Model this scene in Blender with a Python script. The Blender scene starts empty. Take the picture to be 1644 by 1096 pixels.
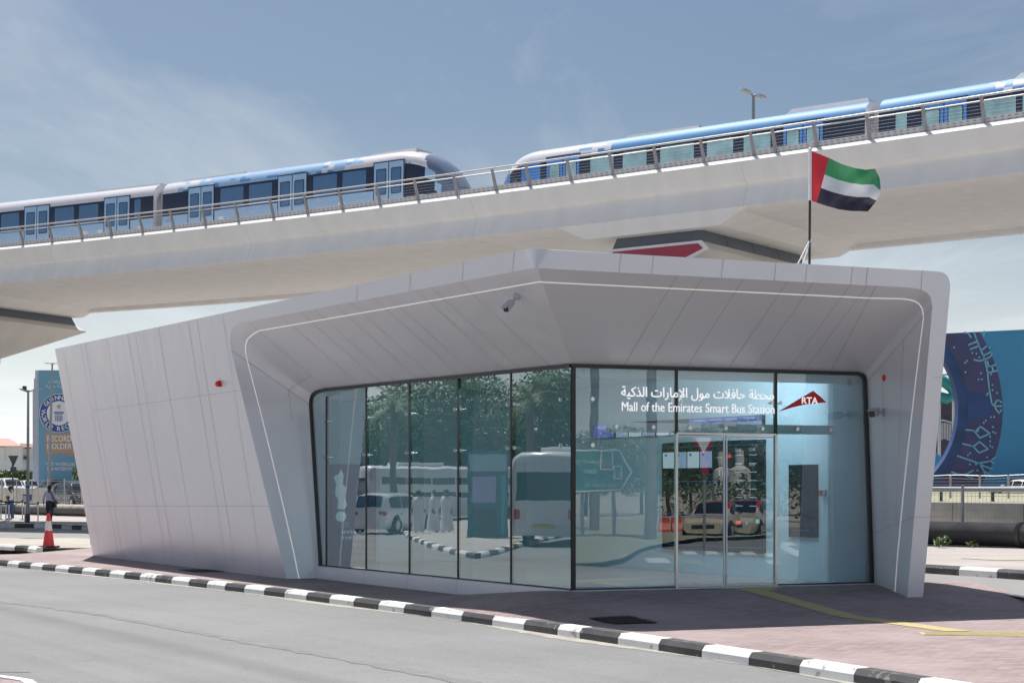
import bpy, bmesh, math, random
from mathutils import Vector, Matrix, geometry
random.seed(7)
V = Vector
scene = bpy.context.scene
COL = scene.collection
# ------------------------------------------------------------------ photograph geometry (1644 x 1096)
F, CX, HY, EYE = 2600.0, 822.0, 782.0, 1.6
CAM = V((0, 0, EYE))
def rd(px, py): return V(((px-CX)/F, 1.0, -(py-HY)/F))
def at(px, py, y): return CAM + rd(px, py)*y
def onz(px, py, z): return at(px, py, (z-EYE)*F/(HY-py))
def hit(px, py, n, c):
    d = rd(px, py); n = V(n)
    return CAM + d*((c-n.dot(CAM))/n.dot(d))
def lerp(a, b, t): return a+(b-a)*t
def clamp(x, a=0.0, b=1.0): return max(a, min(b, x))

# ------------------------------------------------------------------ object helpers
WM = {}
def tag(o, label=None, cat=None, group=None, kind=None):
    if label: o['label'] = label
    if cat: o['category'] = cat
    if group: o['group'] = group
    if kind: o['kind'] = kind
    return o
def thing(name, label, cat, loc=(0, 0, 0), rz=0.0, group=None):
    o = bpy.data.objects.new(name, None); COL.objects.link(o)
    o.empty_display_size = 0.2
    o.location = loc; o.rotation_euler = (0, 0, rz)
    WM[o] = Matrix.Translation(V(loc)) @ Matrix.Rotation(rz, 4, 'Z')
    return tag(o, label, cat, group)
def link(name, me, parent=None, local=False):
    o = bpy.data.objects.new(name, me); COL.objects.link(o)
    if parent is not None:
        o.parent = parent
        M = WM.get(parent, Matrix.Identity(4)); WM[o] = M
        if not local: me.transform(M.inverted())
    else:
        WM[o] = Matrix.Identity(4)
    return o
def place(o, loc=None, rz=None):
    if loc is not None: o.location = loc
    if rz is not None: o.rotation_euler = (0, 0, rz)
    return o
def copy_tree(o, parent=None):
    c = o.copy(); COL.objects.link(c)
    if parent is not None: c.parent = parent
    for ch in [k for k in o.children]: copy_tree(ch, c)
    return c
def dup(o, loc, rz, label=None, group=None):
    c = copy_tree(o); place(c, loc, rz)
    if label: c['label'] = label
    if group: c['group'] = group
    return c

class MB:
    def __init__(s): s.v = []; s.f = []; s.m = []
    def face(s, pts, m=0):
        b = len(s.v); s.v += [V(p) for p in pts]; s.f.append(list(range(b, b+len(pts)))); s.m.append(m)
    def grid(s, rows, m=0, closed=False, mf=None):
        b = len(s.v); n = len(rows[0])
        for r in rows: s.v += [V(p) for p in r]
        for i in range(len(rows)-1):
            for j in range(n if closed else n-1):
                k = (j+1) % n
                s.f.append([b+i*n+j, b+i*n+k, b+(i+1)*n+k, b+(i+1)*n+j])
                s.m.append(mf(i, j) if mf else m)
    def cap(s, ring, m=0): s.face(ring, m)
    def loft(s, rings, m=0, caps=True):
        s.grid(rings, m, True)
        if caps: s.face(rings[0], m); s.face(list(reversed(rings[-1])), m)
    def obox(s, o, ax, ay, az, m=0):
        o, ax, ay, az = V(o), V(ax), V(ay), V(az)
        c = [o, o+ax, o+ax+ay, o+ay]; t = [p+az for p in c]
        s.loft([c, t], m)
    def box(s, x0, x1, y0, y1, z0, z1, m=0): s.obox((x0, y0, z0), (x1-x0, 0, 0), (0, y1-y0, 0), (0, 0, z1-z0), m)
    def bbox(s, x0, x1, y0, y1, z0, z1, r=0.02, m=0):
        # box with rounded vertical and chamfered horizontal edges
        def ring(z, i):
            p = []
            for cx, cy, a0 in ((x1-r, y1-r, 0), (x0+r, y1-r, 90), (x0+r, y0+r, 180), (x1-r, y0+r, 270)):
                for k in range(4):
                    a = math.radians(a0+30*k); p.append(V((cx+(r-i)*math.cos(a), cy+(r-i)*math.sin(a), z)))
            return p
        s.loft([ring(z0, r*.7), ring(z0+r, 0), ring(z1-r, 0), ring(z1, r*.7)], m)
    def tube(s, pts, r, n=8, m=0, caps=True):
        pts = [V(p) for p in pts]; rs = r if isinstance(r, (list, tuple)) else [r]*len(pts)
        rings = []; up = None
        for i, p in enumerate(pts):
            d = (pts[min(i+1, len(pts)-1)]-pts[max(i-1, 0)])
            if d.length < 1e-9: d = V((0, 0, 1))
            d.normalize()
            if up is None: up = V((0, 0, 1)) if abs(d.z) < .9 else V((1, 0, 0))
            a = d.cross(up)
            if a.length < 1e-6: up = V((1, 0, 0)) if abs(d.x) < .9 else V((0, 1, 0)); a = d.cross(up)
            a.normalize(); b = a.cross(d); up = b
            rings.append([p+(a*math.cos(2*math.pi*k/n)+b*math.sin(2*math.pi*k/n))*rs[i] for k in range(n)])
        s.loft(rings, m, caps)
    def lathe(s, prof, o=(0, 0, 0), n=16, m=0, axis='Z', mf=None):
        o = V(o); rings = []
        for r, h in prof:
            ring = []
            for k in range(n):
                a = 2*math.pi*k/n
                if axis == 'Z': q = V((r*math.cos(a), r*math.sin(a), h))
                elif axis == 'Y': q = V((r*math.cos(a), h, r*math.sin(a)))
                else: q = V((h, r*math.cos(a), r*math.sin(a)))
                ring.append(o+q)
            rings.append(ring)
        s.grid(rings, m, True, mf); s.face(rings[0], mf(0, 0) if mf else m); s.face(rings[-1], mf(len(prof)-2, 0) if mf else m)
    def strip(s, p, q, w, n, off=0.003, m=0):
        p, q, n = V(p), V(q), V(n).normalized()
        t = (q-p).cross(n).normalized()*(w/2); o = n*off
        s.face([p-t+o, q-t+o, q+t+o, p+t+o], m)
    def sphere(s, o, r, n=12, k=8, m=0, sc=(1, 1, 1)):
        o = V(o); prof = [(r*math.sin(math.pi*i/k)+1e-4, -r*math.cos(math.pi*i/k)) for i in range(k+1)]
        rings = [[o+V((a*math.cos(2*math.pi*j/n)*sc[0], a*math.sin(2*math.pi*j/n)*sc[1], h*sc[2])) for j in range(n)] for a, h in prof]
        s.grid(rings, m, True)
    def mesh(s, name, mats, smooth=False, recalc=True):
        me = bpy.data.meshes.new(name)
        me.from_pydata([tuple(v) for v in s.v], [], s.f)
        for mt in (mats if isinstance(mats, (list, tuple)) else [mats]): me.materials.append(mt)
        me.polygons.foreach_set('material_index', s.m)
        bm = bmesh.new(); bm.from_mesh(me)
        bmesh.ops.remove_doubles(bm, verts=bm.verts, dist=1e-5)
        if recalc: bmesh.ops.recalc_face_normals(bm, faces=bm.faces)
        bm.to_mesh(me); bm.free()
        if smooth:
            me.polygons.foreach_set('use_smooth', [True]*len(me.polygons))
            me.set_sharp_from_angle(angle=math.radians(smooth if smooth is not True else 40))
        me.update(); return me
    def build(s, name, mats, parent=None, smooth=False, local=False, recalc=True, label=None):
        o = link(name, s.mesh(name, mats, smooth, recalc), parent, local)
        if label: o['label'] = label
        return o

# ------------------------------------------------------------------ materials
MATS = {}
def nodes(name):
    m = bpy.data.materials.new(name); m.use_nodes = True
    nt = m.node_tree; return m, nt, nt.nodes['Principled BSDF']
def mat(name, col, rough=.6, metal=0.0, var=.06, scale=3.0, bump=0.0, bscale=40.0, spec=.5, stretch=(1, 1, 1), rvar=0.0, coat=0.0):
    if name in MATS: return MATS[name]
    m, nt, b = nodes(name); N, L = nt.nodes, nt.links
    tc = N.new('ShaderNodeTexCoord'); mp = N.new('ShaderNodeMapping'); mp.inputs['Scale'].default_value = stretch
    L.new(tc.outputs['Object'], mp.inputs[0])
    nz = N.new('ShaderNodeTexNoise'); nz.inputs['Scale'].default_value = scale; nz.inputs['Detail'].default_value = 5
    L.new(mp.outputs[0], nz.inputs['Vector'])
    mx = N.new('ShaderNodeMix'); mx.data_type = 'RGBA'
    c = V(col[:3])
    mx.inputs[6].default_value = (*[clamp(x*(1-var)) for x in c], 1); mx.inputs[7].default_value = (*[clamp(x*(1+var)) for x in c], 1)
    rp = N.new('ShaderNodeMapRange'); rp.inputs[1].default_value = .3; rp.inputs[2].default_value = .7
    L.new(nz.outputs[0], rp.inputs[0]); L.new(rp.outputs[0], mx.inputs[0]); L.new(mx.outputs[2], b.inputs['Base Color'])
    b.inputs['Roughness'].default_value = rough; b.inputs['Metallic'].default_value = metal
    b.inputs['Specular IOR Level'].default_value = spec
    if coat: b.inputs['Coat Weight'].default_value = coat; b.inputs['Coat Roughness'].default_value = .05
    if rvar:
        r2 = N.new('ShaderNodeMapRange'); r2.inputs[1].default_value = .3; r2.inputs[2].default_value = .7
        r2.inputs[3].default_value = rough-rvar; r2.inputs[4].default_value = rough+rvar
        L.new(nz.outputs[0], r2.inputs[0]); L.new(r2.outputs[0], b.inputs['Roughness'])
    if bump:
        n2 = N.new('ShaderNodeTexNoise'); n2.inputs['Scale'].default_value = bscale; n2.inputs['Detail'].default_value = 4
        L.new(tc.outputs['Object'], n2.inputs['Vector'])
        bp = N.new('ShaderNodeBump'); bp.inputs['Strength'].default_value = bump; bp.inputs['Distance'].default_value = .02
        L.new(n2.outputs[0], bp.inputs['Height']); L.new(bp.outputs[0], b.inputs['Normal'])
    MATS[name] = m; return m
def emat(name, col, strength=1.0):
    if name in MATS: return MATS[name]
    m, nt, b = nodes(name)
    b.inputs['Base Color'].default_value = (*[c*.2 for c in col], 1); b.inputs['Roughness'].default_value = .3
    b.inputs['Emission Color'].default_value = (*col, 1); b.inputs['Emission Strength'].default_value = strength
    MATS[name] = m; return m
def glass_mat(name, tint, f0=.15, p=3.0, wav=0.0, refl=(.92, .97, .97)):
    m = bpy.data.materials.new(name); m.use_nodes = True; nt = m.node_tree; N, L = nt.nodes, nt.links
    N.remove(N['Principled BSDF']); out = N['Material Output']
    tr = N.new('ShaderNodeBsdfTransparent'); tr.inputs[0].default_value = (*tint, 1)
    gl = N.new('ShaderNodeBsdfGlossy'); gl.inputs['Roughness'].default_value = 0.0; gl.inputs['Color'].default_value = (*refl, 1)
    lw = N.new('ShaderNodeLayerWeight'); lw.inputs[0].default_value = .5
    pw = N.new('ShaderNodeMath'); pw.operation = 'POWER'; pw.inputs[1].default_value = p; L.new(lw.outputs['Facing'], pw.inputs[0])
    mr = N.new('ShaderNodeMapRange'); mr.inputs[3].default_value = f0; mr.inputs[4].default_value = 1.0; L.new(pw.outputs[0], mr.inputs[0])
    mx = N.new('ShaderNodeMixShader'); L.new(mr.outputs[0], mx.inputs[0]); L.new(tr.outputs[0], mx.inputs[1]); L.new(gl.outputs[0], mx.inputs[2])
    if wav:
        g = N.new('ShaderNodeNewGeometry'); nz = N.new('ShaderNodeTexNoise'); nz.inputs['Scale'].default_value = 1.3; nz.inputs['Detail'].default_value = 2
        L.new(g.outputs['Position'], nz.inputs['Vector'])
        bp = N.new('ShaderNodeBump'); bp.inputs['Strength'].default_value = 1.0; bp.inputs['Distance'].default_value = wav
        L.new(nz.outputs[0], bp.inputs['Height']); L.new(bp.outputs[0], gl.inputs['Normal'])
    L.new(mx.outputs[0], out.inputs['Surface']); MATS[name] = m; return m

def clear_mat(name, tint):
    m = bpy.data.materials.new(name); m.use_nodes = True; nt = m.node_tree; nt.nodes.remove(nt.nodes['Principled BSDF'])
    t = nt.nodes.new('ShaderNodeBsdfTransparent'); t.inputs[0].default_value = (*tint, 1); nt.links.new(t.outputs[0], nt.nodes['Material Output'].inputs[0]); MATS[name] = m; return m
def ground_mat(name, base, dark, light, grain=70.0, patch=.35, rough=.9, bump=.3, streak=None):
    """mineral surface: fine grain + large patches + optional long tyre streaks along one direction"""
    m, nt, b = nodes(name); N, L = nt.nodes, nt.links
    g = N.new('ShaderNodeNewGeometry')
    def noise(sc, det, vec=None, rough_=.5):
        n = N.new('ShaderNodeTexNoise'); n.inputs['Scale'].default_value = sc; n.inputs['Detail'].default_value = det
        n.inputs['Roughness'].default_value = rough_
        L.new(vec or g.outputs['Position'], n.inputs['Vector']); return n.outputs[0]
    def ramp(src, a, c):
        r = N.new('ShaderNodeMapRange'); r.inputs[1].default_value = a; r.inputs[2].default_value = c; L.new(src, r.inputs[0]); return r.outputs[0]
    def mix(fac, a, c):
        x = N.new('ShaderNodeMix'); x.data_type = 'RGBA'
        if hasattr(fac, 'links'): L.new(fac, x.inputs[0])
        else: x.inputs[0].default_value = fac
        for i, q in ((6, a), (7, c)):
            if hasattr(q, 'links'): L.new(q, x.inputs[i])
            else: x.inputs[i].default_value = (*q, 1)
        return x.outputs[2]
    c = mix(ramp(noise(patch, 6, None, .6), .35, .68), base, light)
    gr = noise(grain, 3)
    c = mix(ramp(gr, .52, .75), c, dark)
    gr2 = noise(grain*2.3, 2)
    c = mix(ramp(gr2, .62, .78), c, light)
    st_ = noise(2.6, 7, None, .7); sm0 = N.new('ShaderNodeMath'); sm0.operation = 'MULTIPLY'; sm0.inputs[1].default_value = .5; L.new(ramp(st_, .56, .74), sm0.inputs[0])
    c = mix(sm0.outputs[0], c, dark)
    md = noise(14, 5, None, .7); sm1 = N.new('ShaderNodeMath'); sm1.operation = 'MULTIPLY'; sm1.inputs[1].default_value = .6; L.new(ramp(md, .5, .8), sm1.inputs[0])
    c = mix(sm1.outputs[0], c, light)
    if streak:
        mp = N.new('ShaderNodeMapping'); mp.inputs['Rotation'].default_value = (0, 0, streak); L.new(g.outputs['Position'], mp.inputs[0])
        m2 = N.new('ShaderNodeMapping'); m2.inputs['Scale'].default_value = (1.1, .025, 1); L.new(mp.outputs[0], m2.inputs[0])
        s = noise(1.0, 4, m2.outputs[0])
        sm = N.new('ShaderNodeMath'); sm.operation = 'MULTIPLY'; sm.inputs[1].default_value = .45; L.new(ramp(s, .52, .72), sm.inputs[0])
        c = mix(sm.outputs[0], c, dark)
    L.new(c, b.inputs['Base Color']); b.inputs['Roughness'].default_value = rough; b.inputs['Specular IOR Level'].default_value = .25
    bp = N.new('ShaderNodeBump'); bp.inputs['Strength'].default_value = bump; bp.inputs['Distance'].default_value = .01
    L.new(gr, bp.inputs['Height']); L.new(bp.outputs[0], b.inputs['Normal'])
    MATS[name] = m; return m
def paver_mat(name, c1, c2, mortar, ang, bw=.2, bh=.1):
    m, nt, b = nodes(name); N, L = nt.nodes, nt.links
    g = N.new('ShaderNodeNewGeometry'); mp = N.new('ShaderNodeMapping'); mp.inputs['Rotation'].default_value = (0, 0, ang)
    L.new(g.outputs['Position'], mp.inputs[0])
    br = N.new('ShaderNodeTexBrick'); br.inputs['Scale'].default_value = 1.0
    br.inputs['Brick Width'].default_value = bw; br.inputs['Row Height'].default_value = bh
    br.inputs['Mortar Size'].default_value = .004; br.inputs['Bias'].default_value = .1
    br.inputs['Color1'].default_value = (*c1, 1); br.inputs['Color2'].default_value = (*c2, 1); br.inputs['Mortar'].default_value = (*mortar, 1)
    L.new(mp.outputs[0], br.inputs['Vector'])
    n1 = N.new('ShaderNodeTexNoise'); n1.inputs['Scale'].default_value = .5; n1.inputs['Detail'].default_value = 7; L.new(g.outputs['Position'], n1.inputs['Vector'])
    r1 = N.new('ShaderNodeMapRange'); r1.inputs[1].default_value = .4; r1.inputs[2].default_value = .7; r1.inputs[4].default_value = .6; L.new(n1.outputs[0], r1.inputs[0])
    mx = N.new('ShaderNodeMix'); mx.data_type = 'RGBA'; L.new(r1.outputs[0], mx.inputs[0]); L.new(br.outputs['Color'], mx.inputs[6])
    mx.inputs[7].default_value = (*[x*1.14+.03 for x in c1], 1)
    n2 = N.new('ShaderNodeTexNoise'); n2.inputs['Scale'].default_value = 2.2; n2.inputs['Detail'].default_value = 6; L.new(g.outputs['Position'], n2.inputs['Vector'])
    r2 = N.new('ShaderNodeMapRange'); r2.inputs[1].default_value = .58; r2.inputs[2].default_value = .8; r2.inputs[4].default_value = .45; L.new(n2.outputs[0], r2.inputs[0])
    m2 = N.new('ShaderNodeMix'); m2.data_type = 'RGBA'; L.new(r2.outputs[0], m2.inputs[0]); L.new(mx.outputs[2], m2.inputs[6]); m2.inputs[7].default_value = (*[x*.68 for x in c2], 1)
    L.new(m2.outputs[2], b.inputs['Base Color']); b.inputs['Roughness'].default_value = .85; b.inputs['Specular IOR Level'].default_value = .25
    bp = N.new('ShaderNodeBump'); bp.inputs['Strength'].default_value = .5; bp.inputs['Distance'].default_value = .004; bp.invert = True
    L.new(br.outputs['Fac'], bp.inputs['Height']); L.new(bp.outputs[0], b.inputs['Normal'])
    MATS[name] = m; return m

# ------------------------------------------------------------------ text
AR = {'م': 0xFEE1, 'ح': 0xFEA1, 'ط': 0xFEC1, 'ف': 0xFED1, 'ل': 0xFEDD, 'ت': 0xFE95, 'ك': 0xFED9, 'ي': 0xFEF1, 'ن': 0xFEE5,
      'ق': 0xFED5, 'ب': 0xFE8F, 'ئ': 0xFE89, 'ص': 0xFEB9, 'س': 0xFEB1, 'ع': 0xFEC9, 'ه': 0xFEE9, 'ش': 0xFEB5}
AR2 = {'ة': 0xFE93, 'ا': 0xFE8D, 'و': 0xFEED, 'إ': 0xFE87, 'ر': 0xFEAD, 'ذ': 0xFEAB, 'ز': 0xFEAF, 'د': 0xFEA9, 'أ': 0xFE83}
def arabic(t):
    out = []
    for w in t.split(' '):
        g = []; i = 0; prev = False
        while i < len(w):
            c = w[i]
            if c == 'ل' and i+1 < len(w) and w[i+1] in 'اإأ':
                base = {'ا': 0xFEFB, 'إ': 0xFEF9, 'أ': 0xFEF7}[w[i+1]]
                g.append(chr(base+(1 if prev else 0))); prev = False; i += 2; continue
            if c in AR:
                nxt = i+1 < len(w)
                g.append(chr(AR[c]+(3 if prev and nxt else 2 if nxt else 1 if prev else 0))); prev = nxt
            else:
                g.append(chr(AR2[c]+(1 if prev else 0))); prev = False
            i += 1
        out.append(''.join(reversed(g)))
    return ' '.join(reversed(out))
def text_verts(body, extrude=0.0, bold=0.0):
    c = bpy.data.curves.new('t', 'FONT'); c.body = body; c.extrude = extrude; c.offset = bold; c.resolution_u = 3
    o = bpy.data.objects.new('t', c); COL.objects.link(o)
    dg = bpy.context.evaluated_depsgraph_get(); me = bpy.data.meshes.new_from_object(o.evaluated_get(dg))
    vs = [v.co.copy() for v in me.vertices]; fs = [list(p.vertices) for p in me.polygons]
    bpy.data.objects.remove(o); bpy.data.curves.remove(c); bpy.data.meshes.remove(me)
    return vs, fs
def put_text(mb, body, o, ex, ey, n, w=None, h=None, m=0, thick=0.0, align='L', bold=0.0, off=0.004):
    """lay text with its left baseline at o; ex, ey unit axes, n outward normal; scale from width w and/or height h"""
    vs, fs = text_verts(body, 0.05 if thick else 0.0, bold)
    if not vs: return
    x0 = min(v.x for v in vs); x1 = max(v.x for v in vs); y0 = min(v.y for v in vs); y1 = max(v.y for v in vs)
    sx = (w/(x1-x0)) if w else None; sy = (h/(y1-y0)) if h else None
    sx = sx or sy; sy = sy or sx
    o, ex, ey, n = V(o), V(ex), V(ey), V(n); b = len(mb.v)
    sh = 0 if align == 'L' else -(x1-x0)*sx/2 if align == 'C' else -(x1-x0)*sx
    for v in vs:
        mb.v.append(o+ex*((v.x-x0)*sx+sh)+ey*((v.y-y0)*sy)+n*(off+(thick*(v.z+.05)/.1 if thick else 0)))
    for f in fs: mb.f.append([b+i for i in f]); mb.m.append(m)
# ------------------------------------------------------------------ camera, light, sky
cd = bpy.data.cameras.new('camera'); cam = bpy.data.objects.new('camera', cd); COL.objects.link(cam)
cam.location = CAM; cam.rotation_euler = (math.radians(90), 0, 0)
cd.sensor_width = 36; cd.lens = 36*F/1644; cd.shift_y = (HY-548)/1644; cd.clip_end = 6000; cd.clip_start = .1
scene.camera = cam
SUNV = V((-1.25, 2.2, 5.2)).normalized()          # towards the sun
sl = bpy.data.lights.new('sun', 'SUN'); sl.energy = 3.7; sl.angle = math.radians(.53); sl.color = (1, .965, .92)
so = bpy.data.objects.new('sun', sl); COL.objects.link(so); so.rotation_euler = SUNV.to_track_quat('Z', 'Y').to_euler()
so.location = (0, 0, 60)
w = bpy.data.worlds.new('World'); scene.world = w; w.use_nodes = True; nt = w.node_tree; N, L = nt.nodes, nt.links
bg = N['Background']; sky = N.new('ShaderNodeTexSky'); sky.sky_type = 'NISHITA'; sky.sun_disc = False
sky.sun_elevation = math.asin(SUNV.z); sky.sun_rotation = math.atan2(SUNV.x, SUNV.y)
sky.air_density = 1.1; sky.dust_density = 1.6; sky.ozone_density = 2.6; sky.altitude = 0
bg.inputs[1].default_value = .046
tc = N.new('ShaderNodeTexCoord'); sp = N.new('ShaderNodeSeparateXYZ'); L.new(tc.outputs['Generated'], sp.inputs[0])
# thin cirrus: noise on a plane high above (direction / height)
mz = N.new('ShaderNodeMath'); mz.operation = 'MAXIMUM'; mz.inputs[1].default_value = .03; L.new(sp.outputs[2], mz.inputs[0])
dv = N.new('ShaderNodeVectorMath'); dv.operation = 'DIVIDE'; L.new(tc.outputs['Generated'], dv.inputs[0])
cb = N.new('ShaderNodeCombineXYZ'); [L.new(mz.outputs[0], cb.inputs[i]) for i in range(3)]; L.new(cb.outputs[0], dv.inputs[1])
mp = N.new('ShaderNodeMapping'); mp.inputs['Scale'].default_value = (.55, .16, 0); mp.inputs['Rotation'].default_value = (0, 0, math.radians(78)); mp.inputs['Location'].default_value = (3.1, 1.7, 0)
L.new(dv.outputs[0], mp.inputs[0])
nz = N.new('ShaderNodeTexNoise'); nz.inputs['Scale'].default_value = 1.6; nz.inputs['Detail'].default_value = 8; nz.inputs['Roughness'].default_value = .62; nz.inputs['Distortion'].default_value = .6
L.new(mp.outputs[0], nz.inputs['Vector'])
rp = N.new('ShaderNodeMapRange'); rp.inputs[1].default_value = .45; rp.inputs[2].default_value = .82; rp.inputs[4].default_value = .6; L.new(nz.outputs[0], rp.inputs[0])
mx = N.new('ShaderNodeMix'); mx.data_type = 'RGBA'; L.new(rp.outputs[0], mx.inputs[0]); L.new(sky.outputs[0], mx.inputs[6]); mx.inputs[7].default_value = (9.5, 9.9, 10.4, 1)
hz_ = N.new('ShaderNodeMapRange'); hz_.inputs[1].default_value = 0.0; hz_.inputs[2].default_value = .24; hz_.inputs[3].default_value = 1; hz_.inputs[4].default_value = 0; L.new(sp.outputs[2], hz_.inputs[0])
hp_ = N.new('ShaderNodeMath'); hp_.operation = 'POWER'; hp_.inputs[1].default_value = 2.0; L.new(hz_.outputs[0], hp_.inputs[0])
hm = N.new('ShaderNodeMix'); hm.data_type = 'RGBA'; L.new(hp_.outputs[0], hm.inputs[0]); L.new(mx.outputs[2], hm.inputs[6]); hm.inputs[7].default_value = (15.0, 15.7, 16.2, 1)
L.new(hm.outputs[2], bg.inputs[0])
vs_ = scene.view_settings; scene.display_settings.display_device = 'sRGB'
vs_.view_transform = 'Standard'; vs_.look = 'None'; vs_.exposure = 0.78; vs_.gamma = 1; vs_.use_curve_mapping = False
scene.cycles.max_bounces = 10; scene.cycles.transparent_max_bounces = 16; scene.cycles.caustics_reflective = False; scene.cycles.caustics_refractive = False
scene.cycles.sample_clamp_indirect = 6.0

# ------------------------------------------------------------------ materials used in several places
CONC = mat('concrete', (.64, .62, .585), .85, var=.07, scale=.7, bump=.15, bscale=9)
CONCD = mat('concrete_barrier', (.56, .53, .47), .9, var=.14, scale=1.3, bump=.2, bscale=8)
def worn_paint(name, col, under, amount, rough):
    m, nt, b = nodes(name); N, L = nt.nodes, nt.links
    g = N.new('ShaderNodeNewGeometry')
    def nz_(sc, det, a, c):
        n = N.new('ShaderNodeTexNoise'); n.inputs['Scale'].default_value = sc; n.inputs['Detail'].default_value = det; n.inputs['Roughness'].default_value = .65
        L.new(g.outputs['Position'], n.inputs['Vector']); r = N.new('ShaderNodeMapRange'); r.inputs[1].default_value = a; r.inputs[2].default_value = c; L.new(n.outputs[0], r.inputs[0]); return r.outputs[0]
    def mx_(f, a, c):
        x = N.new('ShaderNodeMix'); x.data_type = 'RGBA'; L.new(f, x.inputs[0])
        for i, q in ((6, a), (7, c)):
            if hasattr(q, 'links'): L.new(q, x.inputs[i])
            else: x.inputs[i].default_value = (*q, 1)
        return x.outputs[2]
    c1 = mx_(nz_(2.2, 6, .35, .75), col, tuple(lerp(a, u, .28) for a, u in zip(col, under)))
    c2 = mx_(nz_(5.5, 9, .66-amount, .70-amount), c1, under)
    c3 = mx_(nz_(26, 4, .66, .70), c2, tuple(u*.7 for u in under))
    L.new(c3, b.inputs['Base Color']); b.inputs['Roughness'].default_value = rough; MATS[name] = m; return m
WHITEP = worn_paint('white_paint', (.76, .76, .745), (.40, .38, .35), .065, .65)
BLACKP = worn_paint('black_paint', (.036, .037, .040), (.20, .19, .18), .05, .6)
GALV = mat('galvanised_steel', (.42, .43, .43), .5, metal=.5, var=.1, scale=6)
STEEL = mat('stainless_steel', (.62, .62, .62), .25, metal=1.0, var=.05)
DARK = mat('dark_metal', (.055, .056, .06), .5, var=.1)
BLACKF = mat('black_frame', (.022, .024, .027), .4, var=.1)
RED = mat('red_plastic', (.62, .02, .018), .35, var=.05)
RUBBER = mat('black_rubber', (.02, .02, .021), .8, var=.2)

# ------------------------------------------------------------------ station frame of reference
C = V((.92, 25.2, 0)); LD = V((-.524, .852, 0)).normalized(); RD = V((.9363, .351, 0)).normalized()
NL = V((-.852, -.524, 0)).normalized(); NR = V((.351, -.9363, 0)).normalized()
def mirL(p): p = V(p); return p-NL*2*((p-C).dot(NL))
def mirR(p): p = V(p); return p-NR*2*((p-C).dot(NR))
def H(x, y):
    """pavement height: a ramp rises to the glass doors"""
    p = V((x, y, 0)); t = clamp((p-C).dot(RD), -.4, 7.3); v_ = p-(C+RD*t); du = v_.dot(RD); d = math.hypot(du*(2.1 if du < 0 else 1), v_.dot(NR))
    z = -.25+.24*clamp(1-(d-.25)/3.0)
    if x < -9: z += .10*clamp((y-43)/9)
    return z
def onp(px, py, dz=0.0):
    z = -.25
    for _ in range(12):
        p = onz(px, py, z+dz); z = H(p.x, p.y)
    return V((p.x, p.y, z+dz))

# ------------------------------------------------------------------ ground sheets
def poly_sheet(name, pts, mats, zf, step=None, kind='structure', uvdir=None):
    pts2 = [V((p[0], p[1])) for p in pts]; n = len(pts2)
    vs = list(pts2); eds = [(i, (i+1) % n) for i in range(n)]
    if step:
        x0 = min(p.x for p in pts2); x1 = max(p.x for p in pts2); y0 = min(p.y for p in pts2); y1 = max(p.y for p in pts2)
        x = x0+step*.37
        while x < x1:
            y = y0+step*.41
            while y < y1: vs.append(V((x, y))); y += step
            x += step
    r = geometry.delaunay_2d_cdt(vs, eds, [], 1, 1e-4)
    me = bpy.data.meshes.new(name); me.from_pydata([(p.x, p.y, zf(p.x, p.y)) for p in r[0]], [], r[2])
    for m in (mats if isinstance(mats, list) else [mats]): me.materials.append(m)
    bm = bmesh.new(); bm.from_mesh(me); bmesh.ops.recalc_face_normals(bm, faces=bm.faces)
    if bm.faces and sum(f.normal.z for f in bm.faces) < 0: bmesh.ops.reverse_faces(bm, faces=bm.faces)
    bm.to_mesh(me); bm.free()
    o = link(name, me); o['kind'] = kind; return o

SAND = ground_mat('sand_ground', (.39, .355, .30), (.28, .255, .22), (.46, .43, .375), 30, .25, .95, .5)
ASPH = ground_mat('asphalt', (.205, .207, .207), (.13, .13, .132), (.26, .26, .258), 60, .22, .85, .35, streak=math.radians(-33))
ASPH2 = ground_mat('asphalt_back', (.24, .235, .23), (.17, .17, .168), (.29, .285, .28), 60, .22, .85, .35)
PAV = paver_mat('pink_pavers', (.345, .278, .27), (.262, .204, .198), (.135, .108, .104), math.radians(-20))
PAV2 = paver_mat('back_pavers', (.40, .365, .345), (.36, .325, .305), (.27, .245, .23), math.radians(30))

S = 2600
gnd = poly_sheet('ground', [(-S, -S), (S, -S), (S, S), (-S, S)], SAND, lambda x, y: -.45)
# front kerb (top front edge) in photo pixels; the pavement level there is -0.25
KPX = [(0, 899), (134, 911.5), (252, 923), (395, 939), (495, 950.5), (611, 964.5), (745, 981.5), (845, 995), (935, 1007.5), (1062, 1025.5), (1207, 1047), (1376, 1073), (1540, 1098.5)]
kb = [onz(x, y, -.25) for x, y in KPX]
d0 = (kb[0]-kb[2]).normalized()
left_ext = [kb[0]+d0*k+V((-1, 0, 0))*(k*k*.004) for k in (34, 24, 15, 7)]
d1 = (kb[-1]-kb[-3]).normalized()
nose = []
p = kb[-1].copy(); ang = math.atan2(d1.y, d1.x)
for k in range(16):
    ang += math.radians(2 if k < 7 else 14); p = p+V((math.cos(ang), math.sin(ang), 0))*(.75 if k < 7 else .55); nose.append(p.copy())
KERB = left_ext+kb+nose
right_edge = [V((10.0, 16, -.25)), V((9.6, 19, -.25)), V((8.75, 22.5, -.25))]+[onz(1644, 963, -.2), onz(1560, 948, -.2), onz(1490, 937, -.2)]
back_edge = [V((4, 34, 0)), V((-4, 44, 0)), V((-9, 50.5, 0)), onz(140, 877, -.15), onz(64, 882, -.15), onz(30, 884, -.15), onz(0, 884.5, -.15), V((-26, 62, 0)), V((-38, 80, 0))]
island = KERB+[q for q in right_edge if True]+back_edge
pav = poly_sheet('pavement', island, PAV, H, .27)
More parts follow.
